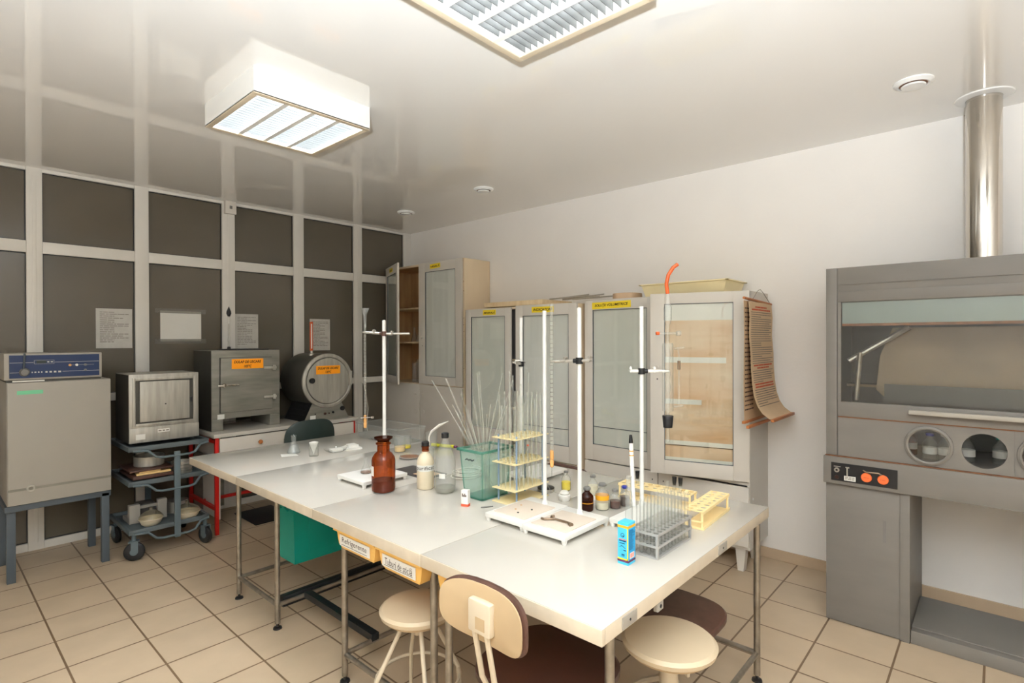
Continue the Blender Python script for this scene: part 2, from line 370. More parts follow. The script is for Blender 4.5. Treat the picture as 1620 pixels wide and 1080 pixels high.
# ------------------------------------------------------------------ ceiling lamps
def lamp(x, y, label, power=LAMP_W):
    t = thing('ceiling_light', label, 'ceiling light', (x, y, ZC), group=None); h = .125; s = .322
    b = MB()
    for a in ((-s, -s, s, -s + .012), (-s, s - .012, s, s), (-s, -s + .012, -s + .012, s - .012), (s - .012, -s + .012, s, s - .012)): b.box((a[0], a[1], -h), (a[2], a[3], 0))
    b.build('housing', m_white, t)
    MB().box((-s + .012, -s + .012, -.045), (s - .012, s - .012, -.04)).build('reflector', m_reflpanel, t)
    f = MB(); i = s - .028
    for a in ((-s, -s, s, -i), (-s, i, s, s), (-s, -i, -i, i), (i, -i, s, i)): f.box((a[0], a[1], -h - .004), (a[2], a[3], -h + .006), .001)
    f.build('trim_frame', m_creammet, t)
    g = MB(); dv = MB()
    for k in range(-1, 2): dv.prism([(k * .145 - .013, -h + .001), (k * .145 + .013, -h + .001), (k * .145 + .004, -.06), (k * .145 - .004, -.06)], -i, i, 'y')
    for k in range(1, 18):
        yy = -i + k * 2 * i / 18; g.box((-i, yy - .0012, -h + .004), (i, yy + .0012, -h + .040))
    g.build('louvre', m_louvre, t); dv.build('divider', m_white, t)
    for k in range(4):
        xx = (k - 1.5) * .145
        MB().cyl((xx, -.29, -.068), (xx, .29, -.068), .013, seg=12).build('fluorescent_tube', m_tube, t)
    L = bpy.data.lights.new('lamp_light', 'AREA'); L.shape = 'SQUARE'; L.size = .58; L.energy = power; L.color = LAMP_COL
    o = bpy.data.objects.new('lamp_light', L); C.objects.link(o); o.location = (x, y, ZC - .048)
    return t
lamp(1.423, 2.975, 'square louvred ceiling light over the middle of the room, seen whole', 46)
lamp(1.43, 1.21, 'square louvred ceiling light cut off by the top of the photo', 6)
lamp(1.43, -.75, 'square louvred ceiling light behind the viewer')
lamp(-.6, .4, 'added unseen louvred fill light above and behind the viewer on the left')  # out-of-view lamp added to raise the fill light

# downlights / vents
def vent(x, y, label):
    t = thing('ceiling_vent', label, 'ceiling vent', (x, y, ZC), group='round ceiling vents')
    MB().lathe([(.088, 0), (.088, -.006), (.07, -.018), (.062, -.016), (.062, 0)]).build('ring', m_whitep, t)
    MB().lathe([(0, -.03), (.05, -.026), (.054, -.02), (.05, -.016), (0, -.012)]).build('disc', m_whitep, t)
    MB().cyl((0, 0, -.0125), (0, 0, -.001), .061).build('throat', m_dirt, t)
vent(3.46, .323, 'round white ceiling vent beside the steel flue pipe')
vent(3.363, 3.357, 'round white ceiling vent above the low wide wall cabinets')
vent(3.431, 4.56, 'round white ceiling vent in the corner near the glazed partition')

# ------------------------------------------------------------------ cabinets (local frame: x along the front from the viewer's left, y into the wall)
def glazed_door(parent, x_h, w, z0, z1, side, ang, stile, botz, back, backz=None, lab=None, knob=None, extra=None, name='door', topf=.07):
    """side 'R': hinge at right end (x_h), leaf spans x_h-w..x_h"""
    s = -1 if side == 'R' else 1
    a0, a1 = (-w, 0) if side == 'R' else (0, w)
    b = MB(); H = z1 - z0
    b.box((a0, -.02, 0), (a0 + stile, 0, H), .002); b.box((a1 - stile, -.02, 0), (a1, 0, H), .002)
    b.box((a0 + stile, -.02, 0), (a1 - stile, 0, botz), .001); b.box((a0 + stile, -.02, H - topf), (a1 - stile, 0, H), .001)
    d = b.build(name, m_cab, parent, (x_h, -.001, z0), (0, 0, ang if side == 'R' else -ang))
    MB().box((a0 + stile, -.012, botz), (a1 - stile, -.008, H - topf)).build('glass_pane', m_cgl, d)
    e = MB()
    for q in ((a0 + stile, botz, a0 + stile + .004, H - topf), (a1 - stile - .004, botz, a1 - stile, H - topf), (a0 + stile, botz, a1 - stile, botz + .004), (a0 + stile, H - topf - .004, a1 - stile, H - topf)):
        e.box((q[0], -.0195, q[1]), (q[2], -.0125, q[3]))
    e.build('glazing_bead', m_stand, d)
    if back: MB().box((a0 + stile, -.006, botz if backz is None else backz), (a1 - stile, -.004, H - topf)).build('paper_lining', back, d)
    if knob:
        kx = a0 + stile * .5 if side == 'R' else a1 - stile * .5
        MB().lathe([(0, 0), (.006, 0), (.006, .01), (.012, .014), (.012, .022), (0, .024)], seg=14, tf=Matrix.Translation((kx, -.02, knob - z0)) @ Matrix.Rotation(PI / 2, 4, 'X')).build('knob', m_cab, d)
        MB().cyl((kx, -.0215, knob - z0 - .09), (kx, -.0195, knob - z0 - .09), .005, seg=10).build('keyhole', m_black, d)
    return d, a0, a1
def sign(door, xc, zc, w, h, body, m=m_yellow, y=-.0208, tilt=0.):
    sgn = MB().box((-w / 2, -.001, -h / 2), (w / 2, 0, h / 2)).build('label_sticker', m, door, (xc, y, zc), (0, tilt, 0), label='yellow sticker reading ' + body)
    text(body, w * .86, m_ink, door, (xc, y - .0014, zc), (PI / 2, tilt, 0), shear=.25, height=h * .5, bold=.03)
RZ = -PI / 2
# A: tall cabinet in the corner
A = thing('storage_cabinet', 'tall pale cabinet in the corner with one glazed door standing open', 'cabinet', (3.80, 5.44, 0), RZ)
WA, DA, HA = 1.365, .375, 2.44
b = MB(); b.box((0, 0, .0), (.018, DA, HA), .001); b.box((WA - .018, 0, 0), (WA, DA, HA), .001); b.box((.018, 0, HA - .02), (WA - .018, DA, HA)); b.box((.018, DA - .006, .06), (WA - .018, DA, HA - .02))
b.box((.018, 0, .06), (WA - .018, DA - .006, .078)); b.box((.018, .0, 1.085), (WA - .018, DA - .006, 1.11)); b.box((.018, .01, 0), (WA - .018, .03, .06)); b.box((.646, .0, 1.11), (.662, DA - .006, HA - .02))
b.build('body', m_cabwood, A)
b = MB(); b.box((.0185, .36, 1.11), (.645, .368, HA - .021)); b.box((.0185, .004, 1.11), (.022, .36, HA - .021)); b.box((.641, .004, 1.11), (.6455, .36, HA - .021)); b.box((.022, .004, HA - .024), (.641, .36, HA - .0205))
b.build('inner_lining', m_wood, A)
for z in (1.555, 1.945): MB().box((.0225, .02, z), (.64, .355, z + .018)).build('shelf', m_board, A)
MB().box((.64, -.02, 1.11), (.672, 0, HA)).build('centre_stile', m_cab, A)
glazed_door(A, .022, .615, 1.11, HA, 'L', R(23.3), .075, .085, m_curt2, backz=.085, topf=.1, name='door')
dl = [o for o in kids(A) if o.name.startswith('door')][0]
sign(dl, .30, 1.28, .16, .045, 'VESELĂ')
d, a0, a1 = glazed_door(A, WA - .02, .69, 1.11, HA, 'R', 0, .10, .09, m_curt, knob=1.62, topf=.1)
sign(d, a0 + .27, 1.285, .17, .05, 'VESELĂ', tilt=R(-2))
for a, c in ((.002, .645), (.655, WA - .02)):
    b = MB().box((a, -.02, .08), (c, 0, 1.10), .002); dd = b.build('lower_door', m_cab, A)
    kx = c - .06 if a < .1 else a + .06
    MB().lathe([(0, 0), (.006, 0), (.006, .01), (.013, .014), (.013, .022), (0, .024)], seg=14, tf=Matrix.Translation((kx, -.02, .99)) @ Matrix.Rotation(PI / 2, 4, 'X')).build('knob', m_cab, dd)
    MB().lathe([(0, 0), (.02, 0), (.024, .003), (.022, .006), (.0, .005)], seg=16, tf=Matrix.Translation((kx + (.0), -.02, .80)) @ Matrix.Rotation(PI / 2, 4, 'X')).build('finger_cup', m_cab, dd)
b = MB()
for z in (1.75, 1.68, 1.82, 1.3, 2.1, 2.2): b.cyl((WA - .011, -.001, z), (WA - .011, .0, z), .004, seg=8)
b.build('shelf_pin_hole', m_dirt, A)
# glassware inside A (seen through the open door)
def flask(p, h, r, label, m=m_gl, group=None, liq=None, lz=.3, neck=.3, name='glass_flask', cat='flask'):
    t = thing(name, label, cat, p, group=group)
    MB().lathe([(0, .001), (r * .9, .001), (r, .006), (r * .34, h * .66), (r * neck, h * .75), (r * neck, h * .96), (r * neck * 1.25, h)], seg=24).build('glass_body', m, t)
    if liq:
        rt = r * (1 - .62 * lz)
        MB().lathe([(0, .003), (r * .86, .003), (r * .94, .008), (rt * .93, h * .62 * lz), (0, h * .62 * lz)], seg=24).build('liquid', liq, t)
    return t
def P_A(x, y): return (3.80 + y, 5.44 - x)
for i, (x, y, h) in enumerate([(.50, .10, .17), (.56, .2, .19), (.45, .2, .16), (.60, .11, .15), (.38, .12, .17)]):
    flask((*P_A(x, y), 1.574), h, .04, 'clear glass flask on the middle shelf inside the open tall cabinet', group='flasks on the middle shelf of the tall cabinet')
def beaker(p, h, r, label, m=m_gl, liq=None, lh=.3, group=None, name='beaker', cat='beaker', flare=1.04):
    t = thing(name, label, cat, p, group=group)
    MB().lathe([(0, .001), (r * .95, .001), (r, .006), (r, h * .94), (r * flare, h)], seg=24).build('glass_body', m, t)
    if liq: MB().lathe([(0, .003), (r * .93, .003), (r * .95, h * lh), (0, h * lh)], seg=24).build('liquid', liq, t)
    return t
for i, (x, y, h, r) in enumerate([(.53, .08, .24, .028), (.47, .17, .30, .022), (.59, .16, .27, .026), (.41, .1, .22, .03), (.35, .2, .26, .025)]):
    beaker((*P_A(x, y), 1.111), h, r, 'tall clear glass on the bottom shelf inside the open tall cabinet', group='tall glasses on the bottom shelf of the tall cabinet', name='measuring_cylinder', cat='glassware')
t = thing('dish_stack', 'low brown dish on the upper shelf of the open tall cabinet', 'dish', (*P_A(.55, .15), 1.964))
MB().lathe([(0, 0), (.05, 0), (.066, .03), (.068, .05), (.062, .05), (.05, .008), (0, .008)]).build('bowl', m_dirt, t)
MB().lathe([(0, .05), (.07, .05), (.07, .058), (0, .062)]).build('lid', m_wood, t)

# B: middle cabinet
Bc = thing('storage_cabinet', 'middle pale cabinet with two papered glass doors and a dark gap between them', 'cabinet', (3.72, 3.955, 0), RZ)
WB, DB, HB = 1.355, .455, 1.90
b = MB(); b.box((0, 0, .0), (.018, DB, HB)); b.box((WB - .018, 0, 0), (WB, DB, HB)); b.box((.018, 0, HB - .02), (WB - .018, DB, HB)); b.box((.018, DB - .006, .06), (WB - .018, DB, HB - .02)); b.box((.018, .0, .515), (WB - .018, DB - .006, .54)); b.box((.018, .01, 0), (WB - .018, .03, .06)); b.box((.018, 0, .06), (WB - .018, DB - .01, .078))
b.build('body', m_cabwood, Bc)
MB().box((.0185, .03, .54), (WB - .0185, .04, HB - .021)).build('interior_shade_sheet', m_slate, Bc)  # dark sheet close behind the doors, standing in for shade inside the cabinet
for z in (.95, 1.4): MB().box((.0185, .012, z), (WB - .0185, .029, z + .016)).build('shelf', m_cabwood, Bc)
d, a0, a1 = glazed_door(Bc, .006, .605, .55, HB - .005, 'L', 0, .075, .20, m_curt2, topf=.075)
sign(d, .33, 1.308, .17, .05, 'MINERALĂ')
MB().box((a0 + .075, -.0061, .20), (a1 - .075, -.0055, .33)).build('paper_strip', m_stripw, d)
d, a0, a1 = glazed_door(Bc, WB - .002, .668, .55, HB + .005, 'R', R(1.5), .085, .14, m_curt, topf=.095)
sign(d, a0 + .31, 1.31, .24, .05, 'INDICATORI')
MB().box((a0 + .085, -.0125, .28), (a1 - .085, -.0123, .285)).build('paper_seam', m_stand, d)
for a, c in ((.002, .67), (.68, WB - .002)): MB().box((a, -.02, .08), (c, 0, .535), .002).build('lower_door', m_cab, Bc)

# C: right cabinet
Cc = thing('storage_cabinet', 'right hand grey white cabinet on tapered feet with brown stained paper behind its glass', 'cabinet', (3.79, 2.575, 0), RZ)
WC, DC, HC = 1.33, .385, 1.925
b = MB(); b.box((0, 0, .16), (.018, DC, HC)); b.box((WC - .018, 0, .16), (WC, DC, HC)); b.box((.018, 0, HC - .02), (WC - .018, DC, HC)); b.box((.018, DC - .006, .16), (WC - .018, DC, HC - .02)); b.box((.018, 0, .60), (WC - .018, DC - .006, .62)); b.box((.018, 0, .16), (WC - .018, DC - .01, .18))
b.build('body', m_cab, Cc)
MB().box((.0185, .06, .62), (WC - .0185, .07, HC - .021)).build('interior_shade_sheet', m_slate, Cc)  # slate-coloured sheet painted dark in place of the shaded inside
for x in (.07, WC - .07):
    for y in (.05, DC - .06):
        MB().prism([(-.035, .16), (.035, .16), (.02, 0), (-.02, 0)], -.03, .03, 'y').build('leg', m_cab, Cc, (x, y, 0))
for a, c in ((.002, .66), (.668, WC - .002)):
    dd = MB().box((a, -.02, .185), (c, 0, .59), .002).build('lower_door', m_cab, Cc)
    MB().cyl(((.62 if a < .1 else .71), -.022, .53), ((.62 if a < .1 else .71), -.019, .53), .005, seg=10).build('screw_hole', m_black, dd)
d, a0, a1 = glazed_door(Cc, .004, .65, .60, HC - .01, 'L', 0, .078, .13, m_curt2, topf=.075, knob=1.39)
sign(d, .255, 1.275, .36, .055, 'SOLUŢII VOLUMETRICE', tilt=R(-1))
MB().box((a0 + .078, -.0124, .275), (a1 - .078, -.0122, .28)).build('paper_seam', m_stand, d)
d, a0, a1 = glazed_door(Cc, WC - .002, .66, .63, HC + .0, 'R', R(16), .1, .10, m_stain, topf=.075, knob=1.40)
for z0, z1, w_ in ((1.10, 1.215, 1), (.80, .84, .9), (.505, .54, .55), (.215, .245, 1), (.10, .125, 1)):
    MB().box((a0 + .1, -.0072, z0), (a0 + .1 + (.46 * w_), -.0065, z1)).build('paper_strip', m_stripw, d)
MB().box((a0 + .1, -.0125, .21), (a1 - .1, -.0123, .214)).build('paper_seam', m_black, d)
for z in (.3, .95): MB().cyl((WC, .06, z + .2), (WC + .003, .06, z + .2), .008, seg=10).build('side_screw', m_whitep, Cc)
# on top of the cabinets
t = thing('wooden_board', 'pale wooden panel lying on top of the middle cabinet', 'board', (3.74, 3.68, HB + .007)); MB().box((-.03, -.70, 0), (.42, .02, .045), .004).build('panel', m_board, t)
for i, (x, y, l, a, tl) in enumerate([(3.83, 2.99, .42, -68, .02), (3.86, 3.0, .36, -74, .03), (3.93, 2.92, .40, -80, .028), (3.98, 2.96, .34, -62, .025), (4.0, 2.86, .40, -86, .01)]):
    t = thing('glass_rod', 'thin grey rod lying across the top edge of the middle cabinet', 'rod', (x, y, HB + .06), group='rods lying on the middle cabinet')
    MB().cyl((0, 0, 0), (l * math.cos(R(a)), l * math.sin(R(a)), .0 + tl), .006, seg=8).build('shaft', m_alupan, t)
t = thing('tape_roll', 'round brown cardboard ring lying on the right hand cabinet', 'cardboard ring', (3.93, 2.26, HC))
MB().lathe([(.115, 0), (.118, .002), (.118, .045), (.115, .047), (.095, .047), (.093, .045), (.093, .002), (.095, 0), (.115, 0)]).build('ring', m_card, t)
t = thing('plastic_tray', 'cream plastic tray resting on the right hand cabinet', 'tray', (3.95, 1.72, HC))
b = MB()
def trayshell(b, lx, ly, bx, by, h, th=.004):
    o1 = [(-bx, -by), (bx, -by), (bx, by), (-bx, by)]; o2 = [(-lx, -ly), (lx, -ly), (lx, ly), (-lx, ly)]
    v = [[b.bm.verts.new((x, y, 0)) for x, y in o1], [b.bm.verts.new((x, y, h)) for x, y in o2],
         [b.bm.verts.new((x * (1 - th / lx), y * (1 - th / ly), h)) for x, y in o2], [b.bm.verts.new((x * .97, y * .97, th)) for x, y in o1]]
    b.bm.faces.new(v[0][::-1]); b.bm.faces.new(v[3])
    for A_, B_ in zip(v, v[1:]):
        for i in range(4): b.bm.faces.new([A_[i], A_[(i + 1) % 4], B_[(i + 1) % 4], B_[i]])
trayshell(b, .18, .325, .16, .30, .085); b.build('tray_body', m_ytray, t)
b = MB()
for q in ((-.195, -.34, .195, -.32), (-.195, .32, .195, .34), (-.195, -.34, -.175, .34), (.175, -.34, .195, .34)): b.box((q[0], q[1], .083), (q[2], q[3], .092), .002)
b.build('rim', m_ytray, t)

# wall chart hanging from the side of cabinet C
t = thing('wall_chart', 'tan hanging paper chart covered in small print at the side of the right cabinet', 'chart', (3.86, 1.215, 1.0))
def sheet(b, x0, x1, pts, th=.002):
    """hanging sheet of width x0..x1 following a (y, z, sideways shift) profile"""
    vs = []
    for y, z, dx in pts: vs.append((b.bm.verts.new((x0 + dx, y, z)), b.bm.verts.new((x1 + dx, y, z)), b.bm.verts.new((x1 + dx, y - th, z)), b.bm.verts.new((x0 + dx, y - th, z))))
    for P_, Q_ in zip(vs, vs[1:]):
        for i in range(4): b.bm.faces.new([P_[i], P_[(i + 1) % 4], Q_[(i + 1) % 4], Q_[i]])
    b.bm.faces.new(vs[0]); b.bm.faces.new(vs[-1][::-1])
prof = [(-.004, .845, 0), (-.012, .75, 0), (-.008, .62, .0), (-.018, .5, 0), (-.020, .4, 0), (-.028, .3, 0), (-.040, .22, 0), (-.060, .16, 0), (-.09, .115, 0), (-.13, .085, 0), (-.15, .08, 0)]
FX0, FX1 = -.20, .275
b = MB(); sheet(b, FX0, FX1, prof); b.build('front_sheet', m_chart, t)
b = MB(); sheet(b, -.235, .22, [(.015, .85, 0), (.012, .6, 0), (.016, .3, 0), (.012, .06, 0)]); b.build('rear_sheet', m_chart, t)
MB().cyl((-.26, .004, .865), (.285, .0, .845), .009, seg=10).build('top_batten', m_chartw, t)
MB().box((-.215, -.165, .068), (.255, -.145, .086), .003).build('bottom_batten', m_chartw, t)
MB().box((-.25, .004, .045), (.2, .022, .063), .003).build('bottom_batten', m_chartw, t)
MB().box((-.27, -.03, .02), (.18, -.012, .038), .003).build('bottom_batten', m_chartw, t)
b = MB(); br = MB()
def prof_y(z):
    for (y0, z0, _), (y1, z1, _) in zip(prof, prof[1:]):
        if z1 <= z <= z0: return y0 + (y1 - y0) * (z0 - z) / (z0 - z1)
    return prof[-1][0]
zz = .812; k = 0
while zz > .15:
    k += 1; head = k in (1, 2, 27, 28, 35, 36); hh = .010 if head else .0045
    y = min(prof_y(zz + hh / 2), prof_y(zz - hh / 2)) - .0022
    if head: wordbars(br, FX0 + (.12 if k in (1, 28) else .05), FX1 - (.12 if k in (1, 28) else .05), zz, hh, y, 4, .0012, seed=k); zz -= .018
    else: wordbars(b, FX0 + .03, FX1 - .03, zz, hh, y, 9, .0012, fill=random.choice([1, 1, 1, .45, .9]), seed=k); zz -= .0148
b.build('print', m_inkgrey, t); br.build('red_heading', m_inkred, t)
b = MB()
for i in range(24):
    zz = .8 - i * .029; wordbars(b, -.225, -.06, zz, .009, .0095, 6, .001, seed=i + 60)
b.build('rear_print', m_brown, t)
MB().tube([(-.10, .0, .866), (.06, .02, .93), (.12, .022, .945), (.18, .018, .92), (.26, -.001, .85)], .002, 6).build('string', m_inkgrey, t)

# ------------------------------------------------------------------ fume hood (local frame, front at y=0)
H = thing('fume_hood', 'large grey fume hood with a glass sash and round ports at the right wall', 'fume hood', (3.49, .727, 0), RZ)
b = MB(); WH = 1.55; DH = .665
b.box((0, 0, .94), (.055, .03, 1.996), .002); b.box((.055, .004, 1.80), (WH, .03, 1.996), .002); b.box((0, .03, .79), (.02, DH, 1.996)); b.box((.02, .03, 1.976), (WH, DH, 1.996)); b.box((.02, .03, .90), (WH, DH, .94)); b.box((WH - .055, 0, .94), (WH, DH, 1.996))
b.box((.055, -.002, 1.90), (WH, .0045, 1.905))
b.build('body', m_grey_hood, H)
b = MB(); y0 = .006
b.box((.058, -.004, 1.803), (WH - .06, .02, 1.86), .002); b.box((.058, -.004, 1.163), (WH - .06, .02, 1.246), .002); b.box((.058, -.004, 1.246), (.075, .02, 1.803)); b.box((WH - .08, -.004, 1.246), (WH - .06, .02, 1.803))
sash = b.build('sash', m_grey_hood, H)
MB().box((.075, .004, 1.246), (WH - .08, .008, 1.803)).build('glass_pane', m_cgl, sash)
MB().box((.385, -.045, 1.205), (1.2, -.004, 1.228), .004).build('sash_handle', m_inc, sash)
b = MB(); b.box((.078, .012, 1.68), (WH - .082, .016, 1.803)); b.build('upper_film', mat('grey_green_film', rgb(128, 138, 132), .3, var=.06, vscale=6), H)
b = MB(); b.box((.078, .0085, 1.668), (WH - .082, .0165, 1.682)); b.build('rust_edge', m_rust, H)
b = MB(); b.box((.06, -.0045, 1.158), (WH - .06, .0, 1.163)); b.box((0, -.0155, .936), (WH, 0, .941)); b.build('rust_seam', m_rust, H)
# port panel: plate with three round openings
b = MB(); zc = 1.047; rr_ = .085; z0, z1 = .941, 1.158; xs = .058
cxs = [.464, .68, .897, 1.114, 1.33]; half = .108
b.box((xs, 0, z0), (cxs[0] - half, .02, z1)); b.box((cxs[-1] + half, 0, z0), (WH - .06, .02, z1))
for cx in cxs:
    seg = 32
    for yy in (0, .02):
        o = []; n = []
        for k in range(seg):
            tt = 2 * PI * k / seg; c_, s_ = math.cos(tt), math.sin(tt); m_ = max(abs(c_), abs(s_))
            o.append(b.bm.verts.new((cx + c_ / m_ * half, yy, zc + s_ / m_ * (z1 - zc if s_ > 0 else zc - z0)))); n.append(b.bm.verts.new((cx + c_ * rr_, yy, zc + s_ * rr_)))
        for k in range(seg): b.bm.faces.new([o[k], o[(k + 1) % seg], n[(k + 1) % seg], n[k]])
        if yy == 0: n0 = n
    for k in range(seg): b.bm.faces.new([n0[k], n0[(k + 1) % seg], n[(k + 1) % seg], n[k]])
b.build('port_panel', m_grey_hood, H)
for i, cx in enumerate(cxs):
    if i == 1: continue
    MB().lathe([(.083, -.004), (.083, .010), (.090, .014), (.100, .010), (.101, 0), (.083, 0)], seg=36, tf=Matrix.Translation((cx, 0, zc)) @ Matrix.Rotation(PI / 2, 4, 'X')).build('port_ring', m_grey_hood, H)
    MB().cyl((cx, .006, zc), (cx, .009, zc), .084, seg=32).build('port_glass', m_cgl, H)
b = MB(); b.box((-.008, -.03, .785), (WH, .03, .936), .003); b.build('control_band', m_grey_hood, H)
cp = MB().box((.032, -.033, .805), (.338, -.030, .905)).build('control_panel', m_black, H)
for i, x in enumerate((.200, .275)):
    MB().lathe([(0, 0), (.025, 0), (.025, .006), (.022, .010), (0, .011)], seg=24, tf=Matrix.Translation((x, -.033, .845)) @ Matrix.Rotation(PI / 2, 4, 'X')).build('orange_button', m_oball, cp)
    b = MB(); wordbars(b, x - .012, x + .012, .845, .003, -.0445, 2, seed=i); b.build('button_print', m_inkred, cp)
b = MB(); b.lathe([(.006, 0), (.013, 0), (.013, .006), (.006, .006)], seg=16, tf=Matrix.Translation((.06, -.033, .865)) @ Matrix.Rotation(PI / 2, 4, 'X')); b.box((.045, -.0345, .882), (.078, -.033, .886)); b.build('key_switch', m_alupan, cp)
MB().lathe([(0, 0), (.011, 0), (.01, .005), (0, .006)], seg=14, tf=Matrix.Translation((.06, -.033, .825)) @ Matrix.Rotation(PI / 2, 4, 'X')).build('red_lamp', m_brownseat, cp)
b = MB(); b.box((.108, -.045, .84), (.114, -.033, .885), .001); b.box((.102, -.037, .882), (.12, -.033, .888)); b.build('lever', m_bsteel, cp)
b = MB(); b.box((.095, -.0345, .812), (.15, -.0331, .838)); st = b.build('white_sticker', m_paper, cp)
b = MB(); [wordbars(b, .10, .145, z, .003, -.0346, 3, seed=int(z * 1000)) for z in (.832, .826, .82)]; b.build('sticker_print', m_inkgrey, cp)
b = MB(); b.tube([(.185, -.036, .882), (.20, -.042, .875), (.255, -.042, .878), (.27, -.036, .868)], .004, 8); b.build('bent_handle', m_spanner, cp)
# pedestals and foot slab
b = MB(); b.box((.0, .0, .005), (.345, .60, .785), .002); b.box((.345, -.006, 0), (.388, .60, .785), .002); b.build('pedestal', m_grey_hood, H)
b = MB(); b.box((1.16, 0, .0), (WH, .60, .785), .002); b.build('pedestal', m_grey_hood, H)
b = MB(); b.box((.39, .05, .03), (1.158, .50, .075), .004); b.box((.39, .0, .0), (1.158, .055, .07), .006); b.build('foot_slab', m_grey_hood, H)
MB().box((.27, -.0015, .50), (.285, 0, .62)).build('paint_patch', m_grey_dark, H)
# hood interior
b = MB(); b.box((.021, .62, .945), (WH - .06, .64, 1.97)); b.build('back_panel', m_aludk, H)
b = MB(); b.box((.25, .20, 1.24), (1.45, .21, 1.34)); b.build('lower_dark_band', m_aludk, H)  # thin upright dark band low behind the sash
MB().box((.0205, .031, .945), (.0215, .6, 1.97)).build('inner_side', m_aludk, H)
b = MB(); b.box((.022, .45, 1.30), (WH - .062, .60, 1.315)); b.prism([(.20, 1.30), (.24, 1.26), (1.4, 1.25), (1.42, 1.66), (.28, 1.66), (.22, 1.5)], .28, .284, 'y'); b.build('baffle_sheet', mat('brown_plastic_sheet', rgb(124, 106, 82), .2, var=.18, vscale=3), H)
b = MB(); b.cyl((.09, .12, 1.47), (.36, .22, 1.66), .015, seg=10); b.cyl((.13, .1, 1.25), (.15, .1, 1.52), .012, seg=10); b.build('inner_tube', m_pipe, H)
def bottle(p, r, h, label, mglass, mcap, liq=None, lz=.4, group=None, band=None, neckr=.42, caph=.012, name='bottle', cat='bottle', sh=.62, base=0.):
    t = thing(name, label, cat, p, group=group); n = r * neckr
    MB().lathe([(0, .001), (r * .9, .001), (r, .006), (r, h * sh), (r * .93, h * (sh + .06)), (r * .62, h * (sh + .16)), (n, h * (sh + .22)), (n, h * .96)], seg=28).build('glass_body', mglass, t)
    if liq: MB().lathe([(0, .004), (r * .9, .004), (r * .955, .008), (r * .955, h * lz), (0, h * lz)], seg=28).build('liquid', liq, t)
    MB().lathe([(0, h * .93), (n * 1.3, h * .93), (n * 1.35, h * .94), (n * 1.35, h * .93 + caph), (n * 1.1, h * .93 + caph + .003), (0, h * .93 + caph + .004)], seg=20).build('cap', mcap, t)
    if band: MB().lathe([(r * 1.01, band[0] * h), (r * 1.015, band[0] * h + .0005), (r * 1.015, band[1] * h), (r * 1.01, band[1] * h)], seg=28).build('paper_label', band[2], t)
    return t
def P_H(x, y): return (3.49 + y, .727 - x)
for i, (x, y, m, c) in enumerate([(.455, .2, m_gl, m_bluecap), (.52, .21, m_gl, m_greycap), (.36, .3, m_amber, m_black), (.61, .25, m_gl, m_greycap), (.74, .3, m_gl, m_teal)]):
    bottle((*P_H(x, y), .94), .032, .14, ['small bottle with a blue cap inside the fume hood behind the left port', 'small bottle with a grey cap inside the fume hood behind the left port', 'amber bottle standing inside the fume hood', 'bottle with grey cap inside the hood behind the open second port', 'bottle with teal cap inside the hood behind the open second port'][i], m, c, band=(.25, .5, m_paper))
# flue
t = thing('flue_pipe', 'shiny steel flue pipe from the fume hood to the ceiling', 'pipe', (3.93, .055, 1.996))
MB().lathe([(.078, 0), (.078, ZC - 1.996)], seg=40).build('pipe', m_steel, t)
MB().lathe([(.082, 0), (.082, .02), (.078, .024)], seg=40).build('collar', m_steel, t)
MB().lathe([(.079, ZC - 1.996 - .012), (.125, ZC - 1.996 - .006), (.128, ZC - 1.996)], seg=40).build('ceiling_rosette', m_whitep, t)

# ------------------------------------------------------------------ lab tables
def lab_table(y0, y1, legs, label, split=None, mirrorx=True):
    x0, x1 = 1.262, 2.72; t = thing('lab_table', label, 'table', (x0, y0, 0))
    W_, D_ = x1 - x0, y1 - y0
    segs = [(0, D_)] if not split else [(0, split - y0), (split - y0, D_)]
    for a, b_ in segs:
        MB().box((.003, a + .001, .792), (W_ - .003, b_ - .001, .80), .001).build('tabletop', m_lam, t)
        e = MB(); e.box((0, a + .0005, .752), (.018, b_ - .0005, .7985), .002); e.box((W_ - .018, a + .0005, .752), (W_, b_ - .0005, .7985), .002); e.box((.018, a + .0005, .752), (W_ - .018, a + .018, .7985), .002); e.box((.018, b_ - .018, .752), (W_ - .018, b_ - .0005, .7985), .002); e.box((.018, a + .018, .77), (W_ - .018, b_ - .018, .7915))
        e.build('table_edge', m_lam_edge, t)
    for lx in (.085, W_ - .085):
        for ly in legs:
            l = MB().cyl((lx, ly - y0, .03), (lx, ly - y0, .77), .0145, seg=16).build('leg', m_pipe, t)
            MB().lathe([(0, 0), (.024, 0), (.022, .008), (.008, .012), (.006, .035), (0, .035)], (lx, ly - y0, 0), seg=16).build('foot', m_black, l)
    s = MB()
    for lx in (.085, W_ - .085): s.cyl((lx, legs[0] - y0, .13), (lx, legs[1] - y0, .13), .012, seg=12)
    for ly in legs: s.cyl((.085, ly - y0, .13), (W_ - .085, ly - y0, .13), .012, seg=12)
    s.build('stretcher', m_pipe, t)
    return t
LT1 = lab_table(2.415, 4.11, (2.968, 3.494), 'white lab table nearest the glazed partition', 3.32)
LT2 = lab_table(1.598, 2.413, (1.593 + .03, 2.27), 'middle white lab table with ochre drawers below')
LT3 = lab_table(.806, 1.596, (.835, 1.535), 'white lab table nearest the viewer')
b = MB(); b.box((.12, .56, .10), (1.2, .60, .16), .002); b.build('brace_bar', m_blackmetal, LT1)
b = MB(); b.box((.225, .66, .13), (.265, 1.34, .165), .002); b.build('brace_bar', m_blackmetal, LT2)
